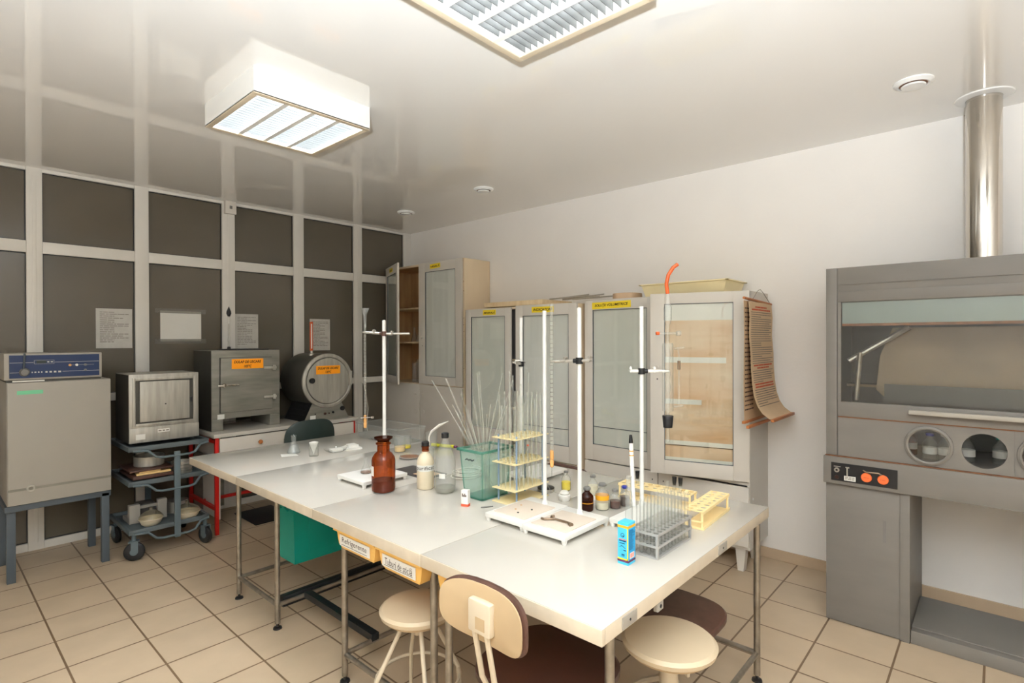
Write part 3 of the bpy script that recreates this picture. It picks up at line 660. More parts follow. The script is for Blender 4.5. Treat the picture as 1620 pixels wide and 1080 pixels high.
# sockets on the end edge of table 3
for x in (.105, .83):
    b = MB().box((x, -.003, .757), (x + .085, .0, .793), .002); pl = b.build('edge_plate', m_inc, LT3)
    MB().cyl((x + .043, -.0045, .775), (x + .043, -.003, .775), .004, seg=10).build('screw_hole', m_black, pl)
b = MB().box((.335, .004, .72), (.375, .02, .752), .002); pl = b.build('edge_bracket', m_inc, LT3); MB().cyl((.355, .002, .735), (.355, .004, .735), .006, seg=10).build('screw_hole', m_black, pl)
# ochre drawers and teal crate
def bin_(y0, y1, x, txt, label, table, tw=.8):
    w = (y1 - y0) / 2; d = .34; b = MB()
    def ring(k, z, g): return [b.bm.verts.new((x_, y_, z)) for x_, y_ in ((g, -w * k + g), (d - g, -w * k + g), (d - g, w * k - g), (g, w * k - g))]
    v = [ring(.86, 0, .012), ring(.93, .02, .004), ring(1, .088, 0), ring(1, .088, .004), ring(.9, .006, .012)]
    b.bm.faces.new(v[0][::-1]); b.bm.faces.new(v[-1])
    for A_, B_ in zip(v, v[1:]):
        for i in range(4): b.bm.faces.new([A_[i], A_[(i + 1) % 4], B_[(i + 1) % 4], B_[i]])
    t = b.build('drawer', m_bin, table, (x - table.location.x, (y0 + y1) / 2 - table.location.y, .662), label=label)
    b = MB(); b.box((-.014, -w - .006, .080), (.0, w + .006, .089), .002); b.box((0, w, .080), (d, w + .006, .089), .001); b.box((0, -w - .006, .080), (d, -w, .089), .001); b.build('rim', m_bin, t)
    if txt:
        b = MB(); b.box((-.002, -w * .72, .018), (.0, w * tw, .066)); b.build('paper_label', m_paper, t)
        text(txt, w * 1.25, m_ink, t, (-.0028, w * (tw - .72) / 2, .044), (PI / 2, 0, -PI / 2), height=.03)
        MB().box((-.0028, -w * .6, .0245), (-.0021, w * (tw - .1), .026)).build('underline', m_ink, t)
    return t
bin_(1.915, 2.225, 1.28, 'Refrigerente', 'ochre drawer labelled Refrigerente', LT2)
bin_(1.61, 1.895, 1.28, 'Tuburi de sticlă', 'ochre drawer labelled Tuburi de sticla', LT2)
bin_(1.30, 1.55, 1.30, None, 'ochre drawer without a label', LT3)
t = thing('plastic_crate', 'teal plastic container hanging under the far lab table', 'container', (1.50, 3.10, .265))
b = MB(); b.prism([(.012, .0), (.44, .0), (.455, .485), (.0, .485)], 0, .205, 'y'); b.box((-.008, -.008, .44), (.465, .213, .485), .004); b.box((.10, -.004, .06), (.40, 0.0, .40), .003); b.build('crate_body', m_teal, t)
b = MB(); b.tube([(-.008, .06, .45), (-.022, .06, .42), (-.022, .06, .34), (-.002, .06, .31)], .006, 8); b.tube([(-.008, .15, .45), (-.022, .15, .42), (-.022, .15, .34), (-.002, .15, .31)], .006, 8); b.build('handle', m_teal, t)

# ------------------------------------------------------------------ seats
def stool(p, zs, r, label, col, style, rz=0.):
    t = thing('lab_stool', label, 'stool', p, rz)
    MB().lathe([(0, zs - .035), (r * .8, zs - .035), (r * .97, zs - .028), (r, zs - .012), (r * .93, zs - .002), (r * .6, zs + .004), (0, zs + .002)], seg=40).build('seat', col, t)
    MB().lathe([(0, zs - .045), (r * .86, zs - .045), (r * .86, zs - .034), (0, zs - .034)], seg=32).build('seat_board', m_creamp, t)
    if style == 'rod':
        for k in range(4):
            a = PI / 4 + k * PI / 2; c_, s_ = math.cos(a), math.sin(a)
            MB().tube([(c_ * .05, s_ * .05, zs - .05), (c_ * .17, s_ * .17, zs * .42), (c_ * .185, s_ * .185, .02), (c_ * .185, s_ * .185, 0)], .009, 10).build('leg', m_creammet, t)
        MB().tube([(.172 * math.cos(2 * PI * i / 32), .172 * math.sin(2 * PI * i / 32), zs * .40) for i in range(32)], .007, 8, True).build('foot_ring', m_creammet, t)
        MB().cyl((0, 0, zs - .12), (0, 0, zs - .045), .02).build('spindle', m_creammet, t)
    else:
        MB().cyl((0, 0, .2), (0, 0, zs - .045), .032).build('column', m_creammet, t)
        for k in range(4):
            a = k * PI / 2 + .5; c_, s_ = math.cos(a), math.sin(a)
            MB().tube([(c_ * .02, s_ * .02, .26), (c_ * .10, s_ * .10, .19), (c_ * .18, s_ * .18, .02), (c_ * .19, s_ * .19, 0)], .015, 10).build('leg', m_creammet, t)
        kb = MB().cyl((.03, 0, zs - .12), (.07, 0, zs - .12), .012).build('height_knob', m_creammet, t)
        MB().box((.065, -.012, zs - .15), (.078, .012, zs - .09), .004).build('knob_wing', m_creammet, kb)
        MB().tube([(.0, .01, .22), (.10, -.12, .20), (.19, -.24, .20)], .014, 8).build('strut', m_creammet, t)
    return t
stool((1.40, 1.79, 0), .50, .158, 'round cream stool under the middle table beside the ochre drawers', m_cream, 'rod', .3)
stool((1.795, .868, 0), .54, .166, 'round cream stool with a central column at the near table corner', m_cream, 'col', -.6)
def rounded(w, h, n=6, rx=.5):
    """superellipse outline"""
    return [((abs(math.cos(t)) ** .62) * (1 if math.cos(t) >= 0 else -1) * w / 2, (abs(math.sin(t)) ** .62) * (1 if math.sin(t) >= 0 else -1) * h / 2) for t in [2 * PI * i / 40 for i in range(40)]]
def pad(b, w, h, th, zc, curve=.03, y0=0., lean=0.):
    """backrest pad: plan x = width, z = height, thickness along y, curved"""
    pts = rounded(w, h); rings = []
    for k, (s_, yy) in enumerate(((.0, 0), (.94, 0), (1, th * .25), (1, th * .75), (.94, th), (0, th))):
        if s_ == 0: rings.append([b.bm.verts.new((0, y0 + yy, zc))])
        else: rings.append([b.bm.verts.new((x * s_, y0 + yy - curve * (x * s_ / (w / 2)) ** 2 + lean * z * s_, zc + z * s_)) for x, z in pts])
    for A_, B_ in zip(rings, rings[1:]):
        n = len(pts)
        for i in range(n):
            j = (i + 1) % n
            if len(A_) == 1: b.bm.faces.new([A_[0], B_[i], B_[j]])
            elif len(B_) == 1: b.bm.faces.new([A_[i], A_[j], B_[0]])
            else: b.bm.faces.new([A_[i], A_[j], B_[j], B_[i]])
def chair(p, rz, label, zs, zb, bw, bh, mseat, mback, mrear, legs='col', lean=-.15, back_y=.24, sw=.40):
    """faces local -y; backrest at +y"""
    t = thing('lab_chair', label, 'chair', p, rz)
    b = MB(); pts = rounded(sw, sw); rings = []
    for s_, z in ((0, zs - .03), (.92, zs - .03), (1, zs - .02), (1, zs), (.95, zs + .012), (0, zs + .006)):
        rings.append([b.bm.verts.new((0, 0, z))] if s_ == 0 else [b.bm.verts.new((x * s_, y * s_, z)) for x, y in pts])
    for A_, B_ in zip(rings, rings[1:]):
        for i in range(40):
            j = (i + 1) % 40
            b._face([A_[0], B_[i], B_[j]] if len(A_) == 1 else ([A_[i], A_[j], B_[0]] if len(B_) == 1 else [A_[i], A_[j], B_[j], B_[i]]))
    b.build('seat', mseat, t)
    b = MB(); pad(b, bw, bh, .022, zb, -.03, back_y - .02, -lean * .0); b.build('backrest', mback, t)
    b = MB(); pad(b, bw * .97, bh * .95, .008, zb, -.03, back_y + .0025); b.build('backrest_panel', mrear, t)
    br_ = MB().box((-.045, back_y + .008, zb - .05), (.045, back_y + .035, zb + .045), .008).build('bracket', m_creammet, t)
    MB().box((-.025, back_y + .035, zb - .035), (.012, back_y + .0365, zb + .0)).build('bracket_recess', m_creamp, br_)
    for x in (-.02, .03): MB().tube([(x, back_y + .025, zb - .03), (x, back_y - .01, zb - .2), (x, back_y - .08, zs - .05), (x, .0, zs - .06)], .0085, 8).build('support_rod', m_creammet, t)
    MB().cyl((0, 0, .12), (0, 0, zs - .03), .028).build('column', m_creammet, t)
    for k in range(4):
        a = k * PI / 2 + PI / 4; c_, s_ = math.cos(a), math.sin(a)
        MB().tube([(c_ * .02, s_ * .02, .14), (c_ * .12, s_ * .12, .10), (c_ * .24, s_ * .24, .02), (c_ * .25, s_ * .25, 0)], .014, 8).build('leg', m_creammet, t)
    return t
chair((1.40, 1.105, 0), PI / 2, 'lab chair with cream plywood back and dark brown seat at the nearest table', .525, .803, .345, .175, m_brownseat, m_brown, m_creamp, back_y=.285, sw=.42)
t = thing('lab_stool', 'lab stool with a scuffed dark brown seat behind the cream column stool', 'stool', (2.16, 1.06, 0))
b = MB(); pts = rounded(.42, .46); rings = []
for s_, z in ((0, .415), (.94, .415), (1, .42), (1, .438), (.97, .445), (0, .443)): rings.append([b.bm.verts.new((0, 0, z))] if s_ == 0 else [b.bm.verts.new((x * s_, y * s_, z)) for x, y in pts])
for A_, B_ in zip(rings, rings[1:]):
    for i in range(40):
        j = (i + 1) % 40
        b._face([A_[0], B_[i], B_[j]] if len(A_) == 1 else ([A_[i], A_[j], B_[0]] if len(B_) == 1 else [A_[i], A_[j], B_[j], B_[i]]))
b.build('seat', m_brown, t)
MB().cyl((0, 0, .12), (0, 0, .415), .028).build('column', m_creammet, t)
for k in range(4):
    a_ = k * PI / 2 + .2; c_, s_ = math.cos(a_), math.sin(a_)
    MB().tube([(c_ * .02, s_ * .02, .14), (c_ * .10, s_ * .10, .10), (c_ * .19, s_ * .19, .02), (c_ * .20, s_ * .20, 0)], .014, 8).build('leg', m_creammet, t)
chair((2.62, 2.11, 0), -PI / 2, 'brown lab chair on the far side of the table near the cabinets', .45, .68, .36, .20, m_brown, m_brown, m_brown, back_y=.24)
# dark green plastic chair beyond the table
t = thing('plastic_chair', 'dark green plastic chair at the far end of the table', 'chair', (2.25, 4.02, 0))
b = MB(); pad(b, .45, .42, .02, .72, -.05, .25, lean=.0); b.build('backrest', m_dkgreen, t)
b = MB(); pts = rounded(.43, .42); b.prism(pts, .43, .45); b.build('seat', m_dkgreen, t)
for x in (-.17, .17):
    for y in (-.17, .19): MB().cyl((x, y, 0), (x * .9, y * .9, .43), .011, seg=10).build('leg', m_blackmetal, t)
for x in (-.14, .14): MB().tube([(x, .14, .42), (x, .24, .46), (x, .27, .66)], .01, 8).build('back_support', m_blackmetal, t)

# ------------------------------------------------------------------ desk with drying ovens
t = thing('desk', 'white desk on a red metal frame carrying the two drying ovens', 'desk', (1.63, 4.72, 0)); Dk = t
MB().box((0, 0, .80), (1.33, .70, .832), .004).build('desktop', m_lam, t)
for x in (.02, 1.285):
    for y in (.03, .64): MB().box((x, y, 0), (x + .028, y + .028, .80), .002).build('leg', m_red, t)
b = MB()
for z in (.20, .75):
    b.box((.02, .034, z), (.046, .64, z + .026)); b.box((1.287, .034, z), (1.311, .64, z + .026))
b.box((.046, .34, .21), (1.287, .365, .235)); b.build('red_rail', m_red, t)
b = MB(); b.box((.05, .01, .63), (.66, .03, .79), .002); dr = b.build('drawer', m_cab, t)
MB().lathe([(0, 0), (.010, 0), (.010, .008), (.018, .014), (.018, .022), (0, .026)], seg=18, tf=Matrix.Translation((.37, .01, .725)) @ Matrix.Rotation(PI / 2, 4, 'X')).build('knob', m_chartw, dr)
MB().box((.67, .01, .63), (1.283, .03, .79), .002).build('drawer', m_cab, t)
b = MB(); b.box((.05, .035, .62), (1.283, .62, .628)); b.box((.05, .6, .3), (1.283, .62, .62)); b.box((.05, .05, .12), (.066, .6, .8)); b.build('carcass', m_cab, t)
b = MB(); b.box((.048, .40, .13), (.22, .62, .62)); b.build('side_panel', m_alu, t)

def word_sticker(parent, x, y, z, w, h, l1, l2):
    s_ = MB().box((x - w / 2, y - .0015, z - h / 2), (x + w / 2, y, z + h / 2)).build('orange_sticker', m_orange, parent, label='orange sticker reading ' + l1 + ' ' + l2)
    text(l1, w * .86, m_ink, s_, (x, y - .002, z + h * .2), shear=.2, height=h * .28, bold=.03); text(l2, w * .24, m_ink, s_, (x, y - .002, z - h * .25), shear=.2, height=h * .28, bold=.03)
# square oven
O1 = thing('drying_oven', 'square grey metal drying oven on the left of the desk', 'oven', (1.665, 4.87, .832))
b = MB(); b.box((0, 0, .10), (.575, .42, .68), .004); b.box((0, .0, 0), (.09, .42, .10), .003); b.box((.485, 0, 0), (.575, .42, .10), .003); b.build('housing', m_alu, O1)
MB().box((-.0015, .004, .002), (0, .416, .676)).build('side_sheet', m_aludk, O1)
b = MB(); b.box((.065, -.022, .155), (.50, 0, .615), .004); dr = b.build('door', m_alu, O1)
b = MB(); b.box((.062, -.003, .152), (.503, -.0005, .618)); b.build('door_seal', m_black, O1)
for z in (.25, .51): b = MB(); b.box((.42, -.032, z), (.535, -.02, z + .022), .004); b.box((.5, -.036, z - .012), (.525, -.0, z + .034), .003); b.build('hinge', m_bsteel, dr)
b = MB(); b.box((.04, -.036, .375), (.21, -.022, .392), .004); b.lathe([(0, 0), (.02, 0), (.016, .02), (0, .022)], seg=16, tf=Matrix.Translation((.09, -.02, .384)) @ Matrix.Rotation(PI / 2, 4, 'X')); b.build('latch', m_steel, dr)
word_sticker(dr, .285, -.0225, .563, .265, .085, 'DULAP DE USCARE', '105ºC')
MB().box((.045, -.0015, .10), (.10, 0, .14)).build('white_sticker', m_paper, O1)
MB().box((.16, .05, .68), (.5, .3, .69), .003).build('top_plate', m_black, O1)
# round oven
O2 = thing('drying_oven', 'round drum shaped drying oven on the right of the desk', 'oven', (2.675, 4.80, .832))
zc_ = .375; rr_ = .262
T = Matrix.Translation((0, 0, zc_)) @ Matrix.Rotation(-PI / 2, 4, 'X')
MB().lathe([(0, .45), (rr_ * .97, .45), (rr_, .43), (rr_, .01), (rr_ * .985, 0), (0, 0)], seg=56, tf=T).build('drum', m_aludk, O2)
dr = MB().lathe([(0, -.022), (rr_ * .70, -.022), (rr_ * .83, -.018), (rr_ * .84, -.004), (rr_ * .84, 0)], seg=56, tf=T).build('door', m_bsteel, O2)
MB().lathe([(rr_ * .86, 0), (rr_ * .86, -.014), (rr_ * .9, -.018), (rr_ * .985, -.012), (rr_ * 1.0, .0)], seg=56, tf=T).build('front_ring', m_bsteel, O2)
MB().lathe([(0, 0), (.014, 0), (.014, .014), (.026, .02), (.026, .034), (0, .038)], seg=22, tf=Matrix.Translation((-.18, -.018, zc_ + .01)) @ Matrix.Rotation(PI / 2, 4, 'X')).build('door_knob', m_black, dr)
b = MB(); b.box((.215, -.03, zc_ - .055), (.25, -.012, zc_ + .085), .003); b.cyl((.235, -.032, zc_ - .05), (.235, -.032, zc_ + .08), .007, seg=10); b.build('hinge', m_bsteel, dr)
word_sticker(dr, -.005, -.0225, zc_ + .105, .25, .08, 'DULAP DE USCARE', '130ºC')
b = MB(); b.prism([(-.24, 0), (.225, 0), (.14, .17), (-.155, .17)], .0, .40, 'y'); b.build('base', m_alu, O2)
b = MB(); b.prism([(-.2415, 0), (-.2385, 0), (-.1535, .17), (-.1565, .17)], .004, .396, 'y'); [b.tube([(-.236 + i * .022, .05, .012 + i * .044), (-.236 + i * .022, .33, .012 + i * .044)], .0035, 6) for i in range(1, 4)]; b.build('vent_side', m_black, O2)
for x, z, r_, m_ in ((.155, .095, .024, m_black), (-.03, .06, .012, m_brown), (.055, .065, .011, m_black), (.012, .06, .006, m_brownseat), (-.13, .065, .004, m_black)):
    MB().lathe([(0, 0), (r_, 0), (r_ * .9, .012), (0, .014)], seg=18, tf=Matrix.Translation((x, 0, z)) @ Matrix.Rotation(PI / 2, 4, 'X')).build('control_knob', m_, O2)
MB().box((-.18, -.0015, .015), (-.125, 0, .052)).build('white_sticker', m_paper, O2)
# thermometers
t = thing('thermometer', 'long glass thermometer with a black top standing on the square oven', 'thermometer', (1.86, 5.02, 1.522))
MB().cyl((0, 0, 0), (0, 0, .30), .009, seg=12).build('stem', m_gl, t); MB().cyl((0, 0, 0), (0, 0, .22), .004, seg=8).build('scale_strip', m_pipe, t)
MB().lathe([(0, .285), (.01, .285), (.02, .31), (.018, .33), (.006, .36), (0, .375)], seg=14).build('black_top', m_black, t)
MB().lathe([(0, 0), (.016, 0), (.012, .02), (0, .02)], seg=14).build('base_plug', m_black, t)
t = thing('thermometer', 'copper coloured thermometer standing on top of the round oven', 'thermometer', (2.585, 4.94, 1.445))
MB().lathe([(0, .0), (.024, .0), (.024, .018), (.014, .028), (.012, .05), (0, .05)], seg=16).build('base_plug', m_bsteel, t)
b = MB(); b.box((-.016, -.003, .05), (.016, .006, .33), .003); b.build('case', m_orub, t); MB().box((-.006, -.005, .07), (.006, -.003, .31)).build('glass_tube', m_paper, t)
# ------------------------------------------------------------------ small furnace, trolley
Tr = thing('trolley', 'grey three tier trolley on castors below the small furnace', 'trolley', (1.04, 4.64, 0))
for i, z in enumerate((.79, .54, .19)):
    tr_ = MB(); tr_.box((0, .01, z), (.52, .58, z + .012), .003)
    for q in ((0, .0, .52, .018), (0, .572, .52, .59), (-.006, .0, .012, .59), (.508, .0, .526, .59)): tr_.box((q[0], q[1], z), (q[2], q[3], z + .035), .004)
    s_ = tr_.build('tray', m_tray, Tr)
    MB().tube([(.02, -.004, z + .005), (.11, -.012, z - .0), (.16, -.02, z - .05), (.20, -.022, z - .06), (.38, -.022, z - .06), (.42, -.02, z - .05), (.46, -.012, z), (.52, -.004, z + .01)], .009, 10).build('front_bar', m_trolley, s_)
MB().box((.278, -.028, .11), (.318, -.008, .76), .004).build('upright', m_trolley, Tr)
MB().box((.24, .585, .11), (.28, .61, .79), .004).build('upright', m_trolley, Tr)
for x, y, a in ((.03, .03, 1.15), (.50, .02, .35), (.03, .55, .2), (.50, .55, 0)):
    k = MB(); k.cyl((x, y, .14), (x, y, .19), .014); Tk = Matrix.Translation((x, y, 0)) @ Matrix.Rotation(a, 4, 'Z'); k.box((-.028, -.03, .134), (.028, .03, .142), tf=Tk); k.box((-.026, -.03, .06), (-.021, .014, .14), tf=Tk); k.box((.021, -.03, .06), (.026, .014, .14), tf=Tk)
    cs = k.build('castor', m_trolley, Tr)
    MB().lathe([(0, -.016), (.045, -.016), (.058, -.014), (.066, -.008), (.066, .008), (.058, .014), (.045, .016), (0, .016)], seg=28, tf=Matrix.Translation((x, y - .01, .0665)) @ Matrix.Rotation(a, 4, 'Z') @ Matrix.Rotation(PI / 2, 4, 'Y')).build('wheel', m_black, cs)
    MB().lathe([(0, -.018), (.025, -.018), (.025, .018), (0, .018)], seg=20, tf=Matrix.Translation((x, y - .01, .0665)) @ Matrix.Rotation(a, 4, 'Z') @ Matrix.Rotation(PI / 2, 4, 'Y')).build('hub', m_trolley, cs)
F = thing('muffle_furnace', 'small stainless steel furnace standing on the trolley', 'furnace', (1.06, 4.74, .826))
b = MB(); b.box((0, 0, .01), (.465, .38, .52), .004); b.build('housing', m_bsteel, F)
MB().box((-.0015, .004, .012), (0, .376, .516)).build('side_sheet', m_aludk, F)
b = MB()
for q in ((.02, .135, .04, .495), (.425, .135, .445, .495), (.04, .475, .425, .495), (.04, .135, .425, .152)): b.box((q[0], -.01, q[1]), (q[2], 0, q[3]), .002)
b.build('door_frame', m_bsteel, F)
MB().box((.042, -.004, .154), (.423, -.0005, .473)).build('door_gap', m_aludk, F)
dr = MB().box((.065, -.02, .165), (.395, -.004, .465), .003).build('door', m_bsteel, F)
MB().cyl((.23, -.023, .29), (.23, -.02, .29), .005, seg=10).build('peep_hole', m_black, dr)
MB().box((.395, -.03, .29), (.412, -.004, .33), .004).build('latch', m_black, dr)
b = MB(); b.box((.0, -.006, .012), (.465, 0, .12), .002); b.build('lower_panel', m_bsteel, F)
MB().box((.04, -.0075, .035), (.10, -.006, .075)).build('white_sticker', m_paper, F)
pl = MB().box((.18, -.0075, .075), (.26, -.006, .10)).build('name_plate', m_paper, F)
b = MB(); wordbars(b, .185, .255, .0875, .008, -.0076, 2, seed=4); b.build('plate_print', m_inkgrey, pl)
for x in (.04, .42):
    for y in (.04, .34): MB().cyl((x, y, 0), (x, y, .011), .014, seg=12).build('foot', m_black, F)
# trolley loads
def dish(p, r, h, label, m=m_alupan, group=None, name='metal_dish', cat='dish', lid=None):
    t = thing(name, label, cat, p, group=group)
    MB().lathe([(0, 0), (r * .94, 0), (r, .004), (r, h - .004), (r * 1.03, h - .002), (r * 1.03, h), (r * .95, h), (r * .95, .006), (0, .006)], seg=32).build('dish_body', m, t)
    if lid: MB().lathe([(0, h + .014), (r * .25, h + .012), (r * .97, h + .003), (r * 1.01, h)], seg=32).build('lid', lid, t)
    return t
for i in range(4): dish((1.42, 4.80, .553 + i * .0235), .072, .023, ['lowest', 'second lowest', 'second from the top', 'topmost'][i] + ' of four round metal dishes stacked on the right of the trolley', group='metal dishes stacked on the trolley')
bs = thing('board_pile', 'flat brown board lying on the trolley middle tray', 'board', (1.07, 4.70, .576)); MB().box((0, -.02, 0), (.26, .36, .022), .003).build('panel', m_brown, bs)
bs = thing('folded_paper', 'crumpled cream paper on the brown board on the trolley', 'paper', (1.10, 4.72, .5985))
b = MB(); b.prism([(0, 0), (.22, -.01), (.24, .15), (.10, .2), (.02, .14)], 0, .014); b.box((.02, .01, .014), (.16, .12, .024), .005); b.build('sheet', m_aliq, bs)
bs = thing('board_pile', 'upper flat brown board resting on the crumpled paper on the trolley', 'board', (1.06, 4.72, .6235)); MB().box((0, 0, 0), (.28, .34, .014), .003).build('panel', m_brown, bs)
dish((1.22, 4.88, .638), .10, .075, 'deep grey metal pan on top of the boards on the trolley', m_bsteel, name='metal_pan', cat='pan')
m_lid = glass('desiccator_lid_glass', (.78, .76, .68), (.30, .28, .24), body=rgb(170, 160, 140), bodyfac=.25)
def desic(x, y, z, r, label):
    t = thing('glass_desiccator', label, 'desiccator', (x, y, z))
    MB().lathe([(0, 0), (r * .6, 0), (r * .8, .012), (r * .95, .035), (r * .98, .045), (r * 1.06, .05), (r * 1.06, .056)], seg=32).build('bowl', m_frost, t)
    MB().lathe([(r * 1.07, .057), (r * 1.05, .066), (r * .85, .085), (r * .5, .105), (r * .2, .112), (r * .14, .125), (r * .2, .135), (0, .138)], seg=32).build('glass_lid', m_lid, t)
desic(1.20, 4.76, .204, .075, 'glass desiccator with a cream bowl on the left of the lowest tray')
desic(1.44, 4.74, .204, .085, 'glass desiccator with a pale bowl on the right of the lowest tray')
dish((1.44, 5.0, .204), .08, .09, 'metal bowl at the back of the lowest trolley tray', m_bsteel, name='metal_bowl', cat='bowl', lid=m_gl)
t = thing('balance_box', 'small grey box shaped instrument at the back left of the lowest tray', 'instrument', (1.09, 4.88, .204)); b = MB(); b.box((0, 0, 0), (.07, .05, .14), .003); b.box((.19, 0, 0), (.25, .05, .15), .003); b.box((0, .05, 0), (.25, .2, .03), .003); b.box((.06, .02, .10), (.2, .04, .12), .002); b.build('housing', m_inc, t); MB().box((.075, .06, .03), (.185, .19, .12), .003).build('block', m_slate, t)

# ------------------------------------------------------------------ incubator on stand
I = thing('incubator', 'large grey incubator with a blue control panel at the left edge', 'incubator', (.405, 4.79, 0))
b = MB(); b.box((.0, .0, .515), (.555, .50, 1.325), .006); b.build('housing', m_inc, I)
d_ = MB().box((.003, -.022, .52), (.552, -.001, 1.322), .004).build('door', m_inc, I)
b = MB(); b.box((.004, -.0235, .612), (.551, -.022, .628)); b.build('trim_groove', m_alu, d_)
b = MB(); b.lathe([(.012, 0), (.022, 0), (.022, .012), (.012, .012)], seg=20, tf=Matrix.Translation((.115, -.022, .622)) @ Matrix.Rotation(PI / 2, 4, 'X')); b.build('lock', m_bsteel, d_)
MB().box((.05, -.0235, 1.245), (.18, -.022, 1.27)).build('green_sticker', m_green, d_)
b = MB(); b.box((-.01, .0, 1.34), (.505, .40, 1.515), .004); b.build('control_box', m_inc, I)
b = MB(); b.box((.0, .01, 1.325), (.5, .39, 1.341)); b.build('control_plinth', m_aludk, I)
pn = MB().box((.015, -.003, 1.352), (.49, 0, 1.503)).build('control_panel', m_navy, I)
b = MB(); b.box((.018, -.0036, 1.4525), (.135, -.003, 1.4545)); b.box((.245, -.0036, 1.4525), (.488, -.003, 1.4545)); b.box((.018, -.0036, 1.3875), (.07, -.003, 1.3895)); b.box((.285, -.0036, 1.3875), (.488, -.003, 1.3895))
for q in ((.14, 1.443, .24, 1.444), (.14, 1.468, .24, 1.469), (.138, 1.444, .1395, 1.468), (.24, 1.444, .2415, 1.468)): b.box((q[0], -.0036, q[1]), (q[2], -.003, q[3]))
wordbars(b, .125, .18, 1.388, .009, -.003, 5, seed=3); wordbars(b, .195, .28, 1.388, .011, -.003, 7, seed=5); wordbars(b, .205, .235, 1.456, .008, -.003, 3, seed=6)
b.box((.33, -.0036, 1.430), (.46, -.003, 1.431))
b.build('panel_print', m_paperg, pn)
MB().box((.15, -.0038, 1.448), (.2, -.003, 1.465)).build('display', m_dkgreen, pn)
for i, (x, z, m_) in enumerate(((.325, 1.43, m_tan), (.362, 1.43, m_paper), (.41, 1.43, m_greycap), (.41, 1.394, m_greycap))):
    MB().cyl((x, -.012, z), (x, -.003, z), .008, seg=14).build('switch', m_, pn)
b = MB(); b.lathe([(0, 0), (.028, 0), (.02, .02), (0, .022)], seg=18, tf=Matrix.Translation((.09, -.003, 1.39)) @ Matrix.Rotation(PI / 2, 4, 'X')); b.build('dial', m_greycap, pn)
MB().cyl((.085, -.01, 1.40), (.09, -.01, 1.515), .006, seg=8).build('cord', m_stand, pn)
MB().box((.03, -.01, 1.327), (.19, .0, 1.336)).build('white_tag', m_paper, I)
for x, y in ((.0, .03), (.50, .0), (.0, .46), (.50, .44)): MB().box((x, y, 0), (x + .045, y + .045, .50), .002).build('stand_leg', m_stand, I)
b = MB(); b.box((-.01, .0, .475), (.555, .505, .515), .003); b.build('stand_frame', m_stand, I)

# papers on the partition
def notice(x0, x1, z0, z1, label, m, lines=0, tape=False):
    t = thing('paper_notice', label, 'paper', ((x0 + x1) / 2, YG + .0115, (z0 + z1) / 2)); w = (x1 - x0) / 2; h = (z1 - z0) / 2
    MB().box((-w, -.002, -h), (w, 0, h)).build('sheet', m, t)
    if lines:
        b = MB()
        for i in range(lines): wordbars(b, -w * .8, w * .8, h * (.82 - i * 1.6 / lines), h * .03, -.0021, 5, .0004, fill=random.choice([1, .8, .5]), seed=i + int(x0 * 100))
        b.build('print', m_inkgrey, t)
    if tape:
        for z in (h, -h): MB().box((-w * 1.25, -.003, z - .02), (w * 1.25, -.0021, z + .02)).build('tape', m_tape, t)
notice(1.005, 1.255, 1.535, 1.865, 'printed sheet in a plastic sleeve left of the first partition post', m_paperg, 16)
notice(1.463, 1.791, 1.59, 1.862, 'blank white sheet taped to the partition', m_paper, 0, True)
notice(2.09, 2.31, 1.505, 1.855, 'printed sheet behind the square oven thermometer', m_paperg, 18)
notice(2.855, 3.09, 1.485, 1.826, 'printed sheet behind the copper thermometer', m_paperg, 18)
t = thing('junction_box', 'small white junction box at the top of a partition post', 'socket', (2.03, YG - .028, 2.80)); MB().box((-.05, -.04, 0), (.05, 0, .12), .004).build('box_body', m_cab, t); MB().box((-.012, -.042, .045), (.012, -.04, .075)).build('switch_rocker', m_greycap, t)
b = MB(); b.tube([(3.43, 5.44, 1.12), (3.46, 5.41, 1.10), (3.49, 5.41, 1.0), (3.52, 5.41, .8), (3.50, 5.41, .6), (3.53, 5.41, .45)], .004, 8); tag(b.build('power_cable', m_cable), 'white power cable hanging down the partition behind the burette', 'cable')
t = thing('rubber_mat', 'black mat on the floor under the desk', 'mat', (2.15, 5.0, 0)); MB().box((-.18, -.25, 0), (.16, .22, .008), .003).build('mat', m_black, t)

# ------------------------------------------------------------------ table top: stands
ZT = .80
def stand(x0, x1, y0, y1, rod, zrod, label, rr=.0095, tile=None):
    t = thing('retort_stand', label, 'retort stand', (x0, y0, ZT)); w, d = x1 - x0, y1 - y0
    b = MB(); b.box((0, 0, .016), (w, d, .036), .005)
    for x in (.012, w - .012):
        for y in (.012, d - .012): b.lathe([(0, 0), (.009, 0), (.013, .018), (0, .018)], (x, y, 0), seg=12)
    b.build('base', m_porc, t)
    if tile: MB().box((.035, .02, .036), (w - .07, d - .02, .040), .001).build('ceramic_tile', m_tileb, t)
    MB().lathe([(.016, .036), (.013, .05), (rr, .052), (rr, zrod - ZT - .004), (0, zrod - ZT)], (rod[0] - x0, rod[1] - y0, 0), seg=14).build('rod', m_white, t)
    return t
S1 = stand(1.61, 1.90, 2.52, 2.79, (1.868, 2.70), 1.717, 'white retort stand holding the funnel topped burette', .0105)
S2 = stand(1.69, 2.01, 1.465, 1.685, (1.965, 1.565), 1.735, 'white retort stand with a bare beige tile, left of a pair', tile=True)
S3 = stand(1.68, 2.00, 1.240, 1.460, (1.955, 1.362), 1.74, 'white retort stand with a spanner on its tile, right of a pair', tile=True)
S4 = stand(2.27, 2.59, 1.89, 2.10, (2.30, 2.0), 1.725, 'white retort stand behind the pipette rack')
S5 = stand(1.99, 2.30, 1.055, 1.235, (2.24, 1.215), 1.752, 'white retort stand carrying the glass condenser')
